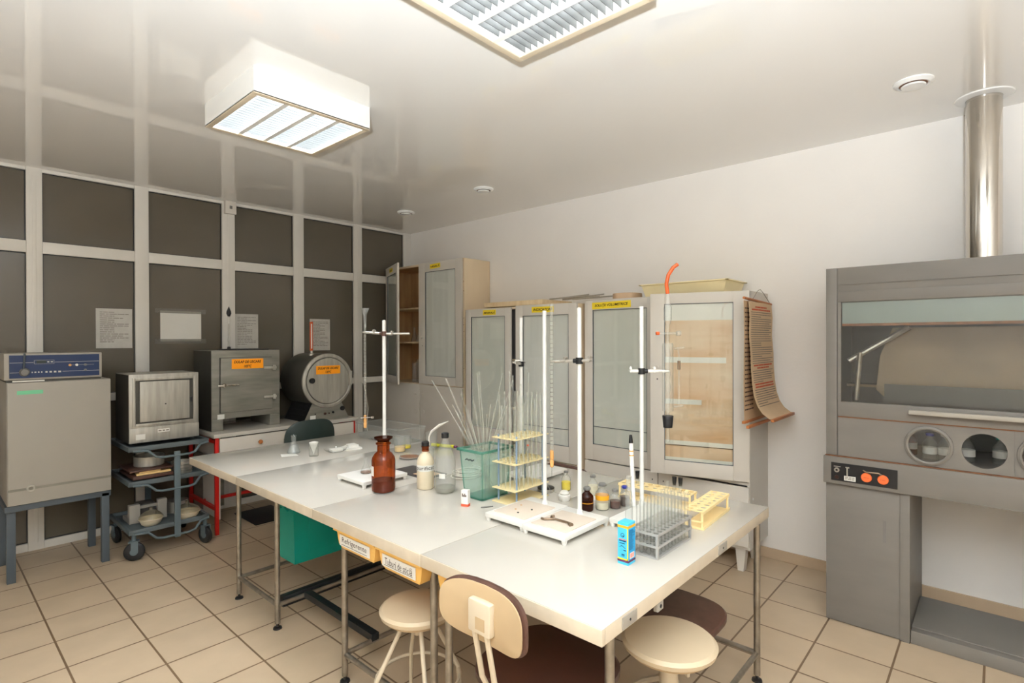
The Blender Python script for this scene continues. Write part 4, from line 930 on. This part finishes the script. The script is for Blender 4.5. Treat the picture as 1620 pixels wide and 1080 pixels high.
def clamp(p, q, label, dark=m_blackmetal, light=m_alupan, wing=True, jaws=None):
    """clamp arm from rod point p to jaw point q"""
    p = Vector(p); q = Vector(q); t = thing('clamp', label, 'clamp', p); d = (q - p); u = d.normalized(); s_ = Vector((-u.y, u.x, 0))
    MB().cyl(-u * .05, d, .0072, seg=10).build('arm', light, t)
    b = MB(); b.cyl((0, 0, -.014), (0, 0, .014), .016, seg=14); b.cyl(-u * .005, u * .028, .010, seg=12); b.build('boss_head', dark, t)
    for k, o in ((0, -u * .05), (1, d * .55)):
        b = MB(); b.cyl(o, o + Vector((0, 0, .022)), .004, seg=8); b.cyl(o + Vector((0, 0, .014)) - s_ * .014, o + Vector((0, 0, .014)) + s_ * .014, .006, seg=10); b.cyl(o - s_ * .014, o + s_ * .014, .005, seg=8); b.build('wing_screw', light, t)
    b = MB()
    for sg in (-1, 1): b.tube([d - u * .03, d - u * .012 + s_ * sg * .016, d + u * .008 + s_ * sg * .015, d + u * .018 + s_ * sg * .006], .0045, 8)
    b.build('jaw', light, t)
    return t
clamp((1.868, 2.70, 1.635), (1.81, 2.80, 1.643), 'clamp on the stand holding the funnel topped burette', m_brown)
MB().cyl((0, 0, 0), (.10, -.115, 0), .006, seg=10).build('arm', m_alupan, [o for o in bpy.data.objects if o.get('label', '').startswith('clamp on the stand holding the funnel')][0])
clamp((1.955, 1.362, 1.505), (1.934, 1.482, 1.50), 'clamp reaching left between the two paired stands')
clamp((2.30, 2.0, 1.46), (2.17, 1.93, 1.475), 'dark clamp on the stand behind the pipette rack')
clamp((2.24, 1.215, 1.452), (2.30, 1.13, 1.452), 'white and black clamp gripping the condenser', m_black, m_white)
# burettes
def burette(p, L, label, funnel=False, tip=m_tan, r=.0075):
    """p = top point"""
    t = thing('burette', label, 'burette', (p[0], p[1], p[2] - L))
    MB().lathe([(0, .0), (.002, 0), (.003, .04)], seg=10).build('tip', m_gl, t)
    MB().lathe([(.004, .04), (.0085, .045), (.0095, .07), (.007, .075), (.0095, .082), (.0085, .115), (.004, .12)], seg=12).build('rubber_tube', tip, t)
    MB().cyl((0, 0, .115), (0, 0, L), r, seg=14, cap=False).build('glass_tube', m_glthin, t)
    b = MB(); [b.cyl((0, 0, z), (0, 0, z + .0012), r + .0004, seg=14, cap=False) for z in [.16 + .02 * i for i in range(int((L - .2) / .02))]]; b.build('graduation', m_brown, t)
    if funnel: MB().lathe([(.006, L - .02), (.009, L + .01), (.010, L + .06), (.026, L + .10)], seg=20).build('funnel', m_gl, t)
    return t
burette((1.812, 2.815, 1.69), .66, 'burette with a glass funnel on top, held by the far stand', True)
burette((1.932, 1.498, 1.76), .78, 'burette with a tan rubber tip beside the paired stands')
# small clip on burette 1
b = MB(); b.cyl((-.03, .0, 0), (.03, -.03, 0), .003, seg=8); b.cyl((.03, -.03, -.006), (.03, -.03, .006), .01, seg=10); o = b.build('pinch_clip', m_steel); o.location = (1.812, 2.815, 1.135); tag(o, 'metal pinch clip on the rubber tip of the funnel burette', 'clip')
# condenser
t = thing('condenser', 'glass condenser with an orange hose and black stopper held by a clamp', 'condenser', (2.305, 1.118, 1.17))
MB().lathe([(.024, .10), (.0245, .11), (.0245, .40), (.022, .41)], seg=24).build('jacket', m_gl, t)
MB().lathe([(.007, -.04), (.007, .12), (.012, .15), (.008, .18), (.013, .21), (.008, .24), (.013, .27), (.008, .30), (.012, .36), (.007, .40), (.007, .47), (.009, .49), (.018, .52), (.018, .57), (.009, .60), (.008, .64)], seg=20).build('inner_tube', m_gl, t)
MB().lathe([(0, .025), (.020, .025), (.025, .078), (.024, .08), (0, .08)], seg=20).build('black_stopper', m_black, t)
MB().tube([(0, 0, .635), (-.004, .004, .68), (.002, -.002, .72), (.018, -.018, .755), (.032, -.034, .77)], .0085, 10).build('orange_hose', m_orub, t)
b = MB(); b.cyl((.02, -.022, .385), (.05, -.055, .39), .005, seg=10); b.cyl((.018, -.02, .12), (.05, -.05, .125), .005, seg=10); b.tube([(.03, -.033, .39), (.034, -.038, .36), (.034, -.038, .13)], .003, 8); b.build('side_arm', m_gl, t)
b = MB(); b.cyl((-.03, .03, .455), (.03, -.03, .455), .0055, seg=10); b.cyl((.03, -.03, .455), (.042, -.042, .455), .011, seg=12); b.build('stopcock', m_gl, t); MB().cyl((-.038, .038, .455), (-.028, .028, .455), .008, seg=10).build('stopcock_end', m_orub, t)
b = MB(); b.cyl((.034, -.038, .29), (.034, -.038, .33), .007, seg=10); b.build('tube_joint', m_spanner, t)

# spanner
t = thing('spanner', 'bronze coloured clamp key lying on the right hand tile of the paired stands', 'tool', (1.80, 1.345, .841))
b = MB(); b.tube([(-.01, .05, .004), (.0, .03, .005), (.0, -.03, .005), (-.015, -.06, .004)], [.006, .004, .005, .010], 8); b.tube([(-.01, .05, .004), (.018, .068, .004), (.03, .06, .004)], .005, 8); b.tube([(-.01, .05, .004), (-.03, .068, .004), (-.028, .085, .004)], .005, 8); b.build('key', m_spanner, t)
for i, (x, y) in enumerate(((1.77, 1.56), (1.80, 1.60), (1.84, 1.54), (1.86, 1.62))):
    o = MB().lathe([(0, 0), (.005, 0), (.004, .003), (0, .004)], seg=8).build('debris_crumb', m_wood if i % 2 else m_black); o.location = (x, y, .8405); tag(o, 'tiny crumb lying on the bare beige tile of the left paired stand', 'crumb', 'crumbs on the bare tile')

# ------------------------------------------------------------------ bottles
t = thing('reagent_bottle', 'large amber glass bottle with a flat ground glass stopper', 'bottle', (1.662, 2.412, ZT))
MB().lathe([(0, .002), (.052, .002), (.060, .008), (.062, .02), (.062, .165), (.058, .182), (.044, .202), (.033, .21), (.033, .245), (.040, .250), (.040, .256), (.032, .26)], seg=36).build('glass_body', m_amber, t)
MB().lathe([(0, .006), (.056, .006), (.0585, .02), (.0585, .062), (0, .062)], seg=36).build('liquid', m_dliq, t)
MB().lathe([(0, .262), (.030, .262), (.033, .268), (.048, .278), (.049, .286), (.03, .284), (0, .285)], seg=30).build('stopper', m_amberd, t)
b = MB(); pts = []
for i in range(9):
    a = R(128 + i * 7); pts.append((.0632 * math.cos(a), .0632 * math.sin(a)))
for (x, y), (u, v) in zip(pts, pts[1:]): b._face([b.bm.verts.new(p) for p in ((x, y, .09), (u, v, .09), (u, v, .14), (x, y, .14))])
b.build('paper_label', m_paper, t)
# purificat bottle
t = thing('plastic_bottle', 'frosted bottle with black cap and a paper band reading purificat', 'bottle', (1.845, 2.29, ZT)); rb = .046
MB().lathe([(0, .001), (.042, .001), (rb, .008), (rb, .14), (.042, .16), (.030, .182), (.020, .19), (.019, .20)], seg=32).build('bottle_body', m_frost, t)
MB().lathe([(.019, .198), (.0195, .2), (.0195, .222), (.023, .224), (.023, .228), (.017, .23)], seg=24).build('amber_neck', m_amber, t)
MB().lathe([(0, .226), (.020, .226), (.021, .23), (.021, .248), (.018, .251), (0, .251)], seg=24).build('cap', m_black, t)
MB().lathe([(rb + .0006, .098), (rb + .001, .0985), (rb + .001, .130), (rb + .0006, .1305)], seg=40).build('paper_label', m_paper, t)
ang = math.atan2(-2.29, -1.845)
text('purificat', .11, m_ink, t, ((rb + .0025) * math.cos(ang), (rb + .0025) * math.sin(ang), .114), (PI / 2, 0, ang + PI / 2), height=.026, bend=rb + .002)
# clear bottle
t = thing('glass_bottle', 'tall clear glass bottle with tapering shoulders and black screw cap', 'bottle', (1.868, 2.155, ZT))
MB().lathe([(0, .002), (.045, .002), (.052, .01), (.054, .02), (.054, .165), (.050, .185), (.020, .27), (.0165, .285)], seg=36).build('glass_body', m_gl, t)
MB().lathe([(0, .004), (.044, .004), (.050, .012), (.051, .03), (0, .030)], seg=36).build('thick_base', glass('bottle_base', (.88, .88, .85), (.5, .5, .45), body=rgb(205, 200, 186), bodyfac=.2), t)
MB().lathe([(0, .284), (.019, .284), (.020, .288), (.020, .308), (.017, .311), (0, .311)], seg=24).build('cap', m_black, t)
b = MB()
for i in range(5):
    a0_, a1_ = [ang + R(-38 + i * 7), ang + R(-31 + i * 7)]
    b._face([b.bm.verts.new((.0548 * math.cos(a_), .0548 * math.sin(a_), z_)) for a_, z_ in ((a0_, .082), (a1_, .082), (a1_, .108), (a0_, .108))])
b.build('paper_label', m_paper, t)
# wash tube behind
t = thing('wash_bottle', 'bottle nozzle with a curved white plastic spout behind the purificat bottle', 'bottle', (2.27, 2.78, ZT))
MB().lathe([(0, .001), (.03, .001), (.032, .006), (.032, .085), (.012, .10), (.010, .12)], seg=24).build('bottle_body', m_gl, t)
MB().tube([(0, 0, .10), (0, 0, .16), (.012, -.012, .195), (.045, -.05, .235), (.085, -.095, .262)], [.005, .005, .008, .009, .002], 10).build('spout', m_cable, t)
t = thing('marker_pen', 'yellow green marker lying near the far table edge', 'marker', (2.60, 3.10, ZT)); MB().cyl((0, .05, .012), (.06, -.13, .012), .012, seg=14).build('barrel', mat('lime_plastic', rgb(190, 186, 40), .4), t); MB().cyl((.06, -.13, .012), (.068, -.155, .012), .008, seg=12).build('cap', m_purple, t)
# little pharmacy bottles
bottle((2.105, 1.425, ZT), .030, .104, 'small brown glass bottle with a grey cap and thin yellow band', m_amberd, m_greycap, m_dliq, .5, band=(.36, .385, m_oliq), caph=.010)
bottle((2.168, 1.382, ZT), .032, .118, 'small clear bottle with an orange label and grey cap', m_gl, m_greycap, m_pliq, .3, band=(.40, .58, m_oliq), caph=.010)
bottle((2.31, 1.528, ZT), .026, .105, 'small bottle of pale yellowish liquid with a grey cap', m_gl, m_greycap, m_pliq, .55, caph=.009)
bottle((2.315, 1.70, ZT), .025, .100, 'small bottle half full of bright yellow liquid', m_gl, m_greycap, m_yliq, .45, neckr=.36, caph=.006)
bottle((2.222, 1.345, ZT), .027, .085, 'small bottle of dark liquid with a grey cap', m_gl, m_greycap, m_dliq, .42, caph=.009)
bottle((2.285, 1.330, ZT), .024, .090, 'small bottle of dark liquid with a dark blue cap', m_gl, m_bluecap, m_brown, .5, caph=.010)
t = thing('white_jar', 'small white porcelain jar with cotton beside the yellow bottle', 'jar', (2.165, 1.60, ZT)); MB().lathe([(0, 0), (.026, 0), (.030, .006), (.031, .024), (.028, .028), (0, .028)], seg=28).build('jar_body', m_porc, t); MB().lathe([(0, .028), (.02, .028), (.024, .036), (.016, .046), (0, .048)], seg=20).build('cotton', m_paper, t)
MB().tube([(-.024, .02, .034), (-.05, .05, .05), (-.058, .07, .09)], .0022, 6).build('bent_tube', m_gl, t)
t = thing('white_block', 'small white box behind the brown bottle', 'box', (2.23, 1.46, ZT)); MB().box((-.03, -.04, 0), (.03, .03, .022), .003).build('box_body', m_whitep, t)
# blue carton
t = thing('medicine_carton', 'blue carton with an orange band at the near end of the table', 'box', (1.682, .966, ZT)); w, d, h = .05, .042, .148
MB().box((0, 0, 0), (w, d, h), .0006).build('carton', m_cyan, t)
def side_bars(o, rows, mm, seed, z0, z1):
    b = MB(); rr2 = random.Random(seed)
    return b
b = MB(); b.box((-.0005, -.0005, .136 - .006), (w + .0005, d + .0005, .136 + .003)); b.build('orange_band', m_oliq, t)
b = MB(); b.box((-.0005, -.0005, .0095), (w + .0005, d + .0005, .0175)); b.build('plum_band', m_purple, t)
b = MB(); b.box((-.0006, 0, .0175), (0, d, .0225)); b.box((-.0006, -.0006, .0175), (0.0, .004, .13)); b.build('gold_trim', m_yellow, t)
MB().box((.003, -.0006, .02), (w - .001, 0, .128)).build('side_panel', m_cyan2, t)
b = MB()
for i in range(14): wordbars(b, .006, w - .006, .122 - i * .0052, .0022, -.0006, 5, .0004, seed=i, fill=random.choice([1, .8, .6]))
b.build('side_print', m_navy, t)
b = MB(); [b.box((.012 + i * .004, -.001, .024), (.0135 + i * .004 + (i % 3) * .0006, -.0006, .04)) for i in range(7)]; b.build('barcode', m_redband, t)
MB().box((.010, -.0008, .022), (.042, -.0005, .042)).build('white_field', m_whitebox, t)
fp = MB()
for z, y0_, y1_, hh in ((.082, .008, .036, .004), (.074, .012, .034, .002), (.05, .008, .018, .003), (.034, .014, .026, .003), (.03, .014, .026, .0015)): fp.box((-.0007, y0_, z), (-.0001, y1_, z + hh))
fp.tube([(-.0006, .034, .060), (-.0006, .026, .067), (-.0006, .018, .063), (-.0006, .010, .058)], .0008, 6); fp.build('front_print', m_navy, t)
b = MB(); b.lathe([(.006, 0), (.0075, 0), (.0075, .0005), (.006, .0005)], seg=18, tf=Matrix.Translation((-.0001, .022, .104)) @ Matrix.Rotation(-PI / 2, 4, 'Y')); b.box((-.0008, .016, .1), (-.0001, .022, .103)); b.build('round_emblem', m_navy, t)
MB().box((-.0007, .006, .088), (-.0001, .037, .0905)).build('red_line', m_redband, t)
# white small carton
t = thing('small_carton', 'small white carton with a red base standing before the green tank', 'box', (1.775, 1.90, ZT), .35)
MB().box((-.013, -.018, .012), (.013, .018, .078), .001).build('carton', m_whitebox, t); MB().box((-.0132, -.0182, 0), (.0132, .0182, .012), .0005).build('red_base', m_redband, t)
b = MB(); [b.box((-.0142, -.010 + i * .006, .047), (-.013, -.006 + i * .006, .056 + (i % 2) * .006)) for i in range(4)]; b.build('print', m_brown, t)
t = thing('small_stopper', 'small grey metal pin lying on the table by the small carton', 'pin', (1.80, 1.82, ZT)); MB().cyl((0, 0, .003), (.05, -.03, .003), .003, seg=8).build('pin', m_greycap, t)

# ------------------------------------------------------------------ green glass tank with rods
TK = thing('glass_tank', 'green tinted glass tank full of upright glass rods', 'glass tank', (1.97, 1.955, ZT))
b = MB()
def shell(b, specs):
    v = [[b.bm.verts.new((x, y, z)) for x, y in ((-a, -c), (a, -c), (a, c), (-a, c))] for a, c, z in specs]
    b.bm.faces.new(v[0][::-1])
    for A_, B_ in zip(v, v[1:]):
        for i in range(4): b.bm.faces.new([A_[i], A_[(i + 1) % 4], B_[(i + 1) % 4], B_[i]])
shell(b, [(.088, .062, .006), (.105, .078, .235), (.118, .09, .238), (.118, .09, .248), (.105, .078, .248)]); b.build('glass_wall', m_glgreen, TK)
b = MB(); b.box((-.094, -.068, .0), (.094, .068, .008), .002)
for sx in (-1, 1):
    for sy in (-1, 1): b.cyl((sx * .089, sy * .063, .006), (sx * .106, sy * .079, .236), .0032, seg=6)
for q in ((-.12, -.092, .12, -.086), (-.12, .086, .12, .092), (-.12, -.092, -.114, .092), (.114, -.092, .12, .092)): b.box((q[0], q[1], .237), (q[2], q[3], .249), .002)
b.build('green_edge', glass('edge_glass', (.62, .82, .76), (.15, .42, .35), body=rgb(70, 150, 130), bodyfac=.3), TK)
b = MB(); b.tube([(-.107, -.02 + .012 * i, .20 - (.006 if i % 2 else 0)) for i in range(6)], .003, 6); b.build('black_marks', m_dkgreen, TK)
rnd = random.Random(11)
tops = [(683, 601), (705, 598), (729, 622), (722, 650), (733, 655), (741, 648), (716, 640), (755, 590), (758, 588), (752, 640), (770, 655), (795, 590), (782, 648), (812, 600), (765, 668), (745, 668), (776, 640), (803, 640), (790, 665), (736, 640), (748, 625), (762, 640)]
RR_, UU_, FF_ = right, up, fwd
mesh_rod = None
for i, (px, py) in enumerate(tops):
    fl_ = max(-1, min(1, (px - 760) / 75)); bx = -.05 * fl_ + rnd.uniform(-.018, .018); by = .035 * fl_ + rnd.uniform(-.012, .012)
    base = Vector((1.97 + bx, 1.955 + by, ZT + .012))
    ry = (px - 810) / 853.25 * RR_ + (540 - py) / 853.25 * UU_ + FF_
    dep = 2.77 + rnd.uniform(-.05, .05); top = Vector((0, 0, 1.6)) + ry * dep
    t = thing('glass_rod', 'thin glass rod leaning in the green tinted tank', 'glass rod', base, group='glass rods in the green tank')
    r_ = rnd.choice((.0026, .0032, .004)); d = top - base
    if i % 4 == 0: MB().tube([(0, 0, 0), d * .45, d * .47, d * .55, d * .57, d], [.0022, .0022, .006, .006, .003, .003], 10).build('rod_glass', m_glthin, t)
    else: MB().cyl((0, 0, 0), d, r_, seg=10, cap=False).build('rod_glass', m_glthin, t)

# ------------------------------------------------------------------ pipette rack
PR = thing('pipette_rack', 'ivory three tier pipette rack packed with upright pipettes', 'rack', (1.915, 1.705, ZT))
RW, RD = .26, .155
for z, k in ((.315, 0), (.195, 0), (.068, 1)):
    b = MB()
    if k: b.box((0, 0, z), (RW, RD, z + .004), .001)
    else: b.holed(0, 0, RW, RD, z, z + .004, 8, 5, .0095, 16)
    b.build('rack_plate', m_ivory, PR)
b = MB(); b.box((0, 0, 0), (RW, RD, .006), .002); b.build('rack_base', m_ivory, PR)
for x in (.03, RW - .03):
    for y in (.018, RD - .018): MB().cyl((x, y, .006), (x, y, .33), .0048, seg=10).build('post', m_bluepost, PR)
for i in range(8):
    for j in range(5):
        if (i * 5 + j * 3) % 7 == 0 or (i in (0, 7) and j in (0, 4)): continue
        x = 1.915 + RW / 8 * (i + .5); y = 1.705 + RD / 5 * (j + .5); L = rnd.uniform(.40, .47) + (.10 if rnd.random() < .12 else 0)
        t = thing('glass_pipette', 'slim glass pipette standing in the ivory rack', 'pipette', (x, y, ZT + .0725), group='pipettes in the ivory rack')
        ln = Vector((rnd.uniform(-.008, .008), rnd.uniform(-.008, .008), L))
        MB().tube([(0, 0, 0), ln * .08, ln], [.0015, .0042, .0042], 10).build('glass_tube', m_glthin, t)
        if rnd.random() < .4: MB().cyl(ln * .5, ln * .515, .0056, seg=10, cap=False).build('mark', rnd.choice([m_black, m_black, m_inkred, m_brown]), t)
t = thing('metal_tin', 'low round tin with a black lid between the pipette rack and the paired stands', 'tin', (2.225, 1.765, ZT)); MB().lathe([(0, 0), (.042, 0), (.044, .004), (.044, .022), (0, .022)], seg=32).build('tin_body', m_bsteel, t); MB().lathe([(0, .027), (.038, .026), (.045, .022), (.045, .018)], seg=32).build('lid', m_black, t)

# ------------------------------------------------------------------ test tube racks
G = thing('test_tube_rack', 'grey metal test tube rack full of clear test tubes', 'rack', (1.795, .91, ZT))
GW, GD = .285, .115
b = MB(); b.box((0, 0, 0), (GW, GD, .006), .001); b.build('base_plate', m_greyrack, G)
for z in (.045, .088):
    b = MB(); b.holed(0, 0, GW, GD, z, z + .003, 10, 4, .0105, 16); b.box((-.002, -.002, z - .004), (GW + .002, 0, z + .005)); b.box((-.002, GD, z - .004), (GW + .002, GD + .002, z + .005)); b.box((-.002, 0, z - .004), (0, GD, z + .005)); b.box((GW, 0, z - .004), (GW + .002, GD, z + .005)); b.build('rail', m_greyrack, G)
for x in (.004, GW - .004):
    for y in (.004, GD - .004): MB().box((x - .005, y - .004, .006), (x + .005, y + .004, .09)).build('post', m_greyrack, G)
tb = None
for i in range(10):
    for j in range(4):
        x = 1.795 + GW / 10 * (i + .5); y = .91 + GD / 4 * (j + .5)
        if tb is None:
            tb = thing('test_tube', 'clear test tube standing in the grey metal rack', 'test tube', (x, y, ZT + .0065), group='test tubes in the grey rack'); tbr = tb
            MB().lathe([(0, 0), (.004, .001), (.0075, .004), (.009, .009), (.009, .178), (.0105, .182), (.0105, .184)], seg=16).build('glass_tube', m_tubegl, tb)
        else: dup(tb, (x, y, ZT + .0065 + (.012 if (i > 4) else 0) * 0))
# tall cylinder beside the rack and the white tube
t = thing('measuring_cylinder', 'tall clear measuring cylinder at the left end of the grey rack', 'measuring cylinder', (1.79, 1.055, ZT))
t.location = (1.855, 1.062, ZT)
MB().lathe([(0, 0), (.020, 0), (.020, .006), (.012, .01), (.0135, .02), (.0135, .19), (.010, .22), (.010, .262), (.0125, .268)], seg=24).build('glass_body', m_thick, t)
t = thing('white_tube', 'white tube with a black cap and orange bands leaning on the tall stand rod', 'tube', (2.20, 1.235, ZT + .037)); b = MB(); b.cyl((0, 0, 0), (-.008, .008, .29), .0095, seg=14); b.build('tube_body', m_whitep, t); MB().cyl((-.0085, .008, .288), (-.009, .009, .325), .0098, .006, seg=14).build('black_cap', m_black, t)
for z in (.23, .25): MB().cyl((-.008 * z / .29, .008 * z / .29, z), (-.008 * z / .29, .008 * z / .29, z + .004), .0103, seg=14).build('orange_band', m_oliq, t)
def yellow_rack(x0, y0, w, d, rz, h, nx, ny, label):
    t = thing('test_tube_rack', label, 'rack', (x0, y0, ZT), rz)
    b = MB(); b.holed(0, 0, w, d, h - .004, h, nx, ny, min(w / nx, d / ny) * .34, 16); b.box((0, -.002, h - .012), (w, 0, h)); b.box((0, d, h - .012), (w, d + .002, h)); b.build('top_plate', m_yrack, t)
    b = MB(); b.box((0, -.004, 0), (w, d + .004, .008), .002); b.box((0, -.004, .008), (w, -.001, .014)); b.build('base_plate', m_yrack, t)
    for x in (.006, w - .006):
        for y in (.006, d - .006): MB().cyl((x, y, .008), (x, y, h - .004), .005, seg=10).build('post', m_yrack, t)
    MB().box((.0, .0, .03), (.004, d, .036)).build('cross_bar', m_yrack, t)
    return t
yellow_rack(2.20, .912, .345, .082, R(3), .078, 8, 2, 'pale yellow empty test tube rack at the right end of the table')
yellow_rack(2.50, 1.065, .37, .085, R(94), .072, 9, 2, 'pale yellow test tube rack standing across, holding stoppered tubes')
for i, (y, cap) in enumerate(((1.125, 1), (1.155, 1), (1.19, 0), (1.345, 1))):
    t = thing('test_tube', ['stoppered test tube in the yellow rack, nearest the right end', 'stoppered test tube in the yellow rack, second from the right', 'open short test tube in the yellow rack', 'stoppered test tube in the yellow rack behind the tall stand rod'][i], 'test tube', (2.455 - (y - 1.065) * .07 + (.0), y, ZT + .0085))
    MB().lathe([(0, 0), (.006, .002), (.0085, .009), (.0085, .10), (.0095, .102)], seg=14).build('glass_tube', m_gl, t)
    if cap: MB().lathe([(0, .088), (.0075, .088), (.0095, .104), (.011, .128), (0, .13)], seg=14).build('stopper', m_black, t)

# ------------------------------------------------------------------ far glassware
flask((1.80, 3.70, ZT), .125, .045, 'conical flask of clear liquid at the far left of the table', liq=glass('water', (.93, .95, .95), (.7, .72, .72), body=rgb(225, 228, 226), bodyfac=.2), lz=.75, neck=.36, name='conical_flask')
t = beaker((1.845, 3.50, ZT), .085, .032, 'small glass holding a folded filter paper cone', name='glass_beaker')
MB().lathe([(0, .012), (.006, .03), (.028, .088), (.031, .095), (.024, .091), (.02, .098), (0, .082)], seg=9).build('filter_paper', m_paper, t)
t = thing('watch_glass', 'glass dish with folded white paper behind the filter cone', 'dish', (2.02, 3.52, ZT)); MB().lathe([(0, 0), (.05, .0), (.075, .016), (.08, .024)], seg=32).build('dish', m_gl, t); MB().prism([(-.04, -.03), (.04, -.035), (.045, .03), (-.03, .035)], .004, .02).build('folded_paper', m_paper, t)
t = thing('paper_sheet', 'small white paper lying at the foot of the conical flask', 'paper', (1.735, 3.66, ZT)); MB().prism([(-.05, -.02), (.045, -.07), (.06, .0), (-.02, .06)], 0, .0015).build('sheet', m_paper, t)
flask((1.735, 2.69, .8365), .085, .032, 'small conical flask with brown residue under the funnel burette', liq=m_dirt, lz=.18, neck=.34, name='conical_flask')
t = thing('slate_tray', 'dark flat tray with a beige card behind the amber bottle', 'tray', (1.95, 2.58, ZT)); b = MB(); b.box((0, -.16, 0), (.16, .16, .008), .002); b.build('tray_body', m_slate, t); MB().box((.02, -.14, .008), (.13, -.02, .0095)).build('beige_card', m_card, t)
t = thing('petri_dish', 'round glass dish of brown residue behind the amber bottle', 'dish', (2.24, 2.95, ZT)); MB().lathe([(0, .0), (.068, .0), (.07, .004), (.07, .018), (.066, .018), (.066, .006), (0, .006)], seg=36).build('dish', m_gl, t); MB().lathe([(0, .006), (.062, .006), (.062, .012), (0, .014)], seg=36).build('residue', m_dirt, t)
beaker((2.33, 3.18, ZT), .11, .040, 'beaker with straw coloured liquid behind the amber bottle', liq=m_aliq, lh=.32, name='glass_beaker')
beaker((2.43, 3.24, ZT), .09, .036, 'small beaker of yellow liquid farthest behind the amber bottle', liq=m_yliq, lh=.22, name='glass_beaker')
beaker((2.52, 3.06, ZT), .13, .042, 'empty tall beaker near the far side of the table', name='glass_beaker')
t = thing('glass_tank', 'wide clear glass trough at the far right corner of the table', 'glass tank', (2.56, 3.62, ZT))
b = MB(); shell(b, [(.12, .27, .004), (.13, .28, .12)]); b.build('glass_wall', m_gl, t); b = MB()
for q in ((-.134, -.284, .134, -.276), (-.134, .276, .134, .284), (-.134, -.284, -.126, .284), (.126, -.284, .134, .284)): b.box((q[0], q[1], .116), (q[2], q[3], .124), .002)
b.build('rim', m_gl, t)
t = thing('folded_cloth', 'crumpled white paper towel by the far burette', 'paper', (2.14, 3.55, ZT)); b = MB(); b.prism([(-.05, -.06), (.06, -.09), (.09, .03), (.02, .07), (-.06, .03)], 0, .012); b.prism([(-.02, -.04), (.05, -.06), (.06, .02), (0, .03)], .012, .03); b.build('towel', m_paper, t)
# white cord coil
pts = []
for i in range(90):
    a = i * .36; rr2 = .075 + .018 * math.sin(a * .37 + 1); pts.append((2.17 + rr2 * 1.15 * math.cos(a), 2.30 + rr2 * math.sin(a), ZT + .004 + i * .00042))
tag(MB().tube(pts, .0032, 6).build('cord_coil', m_cable), 'coil of white cord between the clear bottle and the green tank', 'cord')
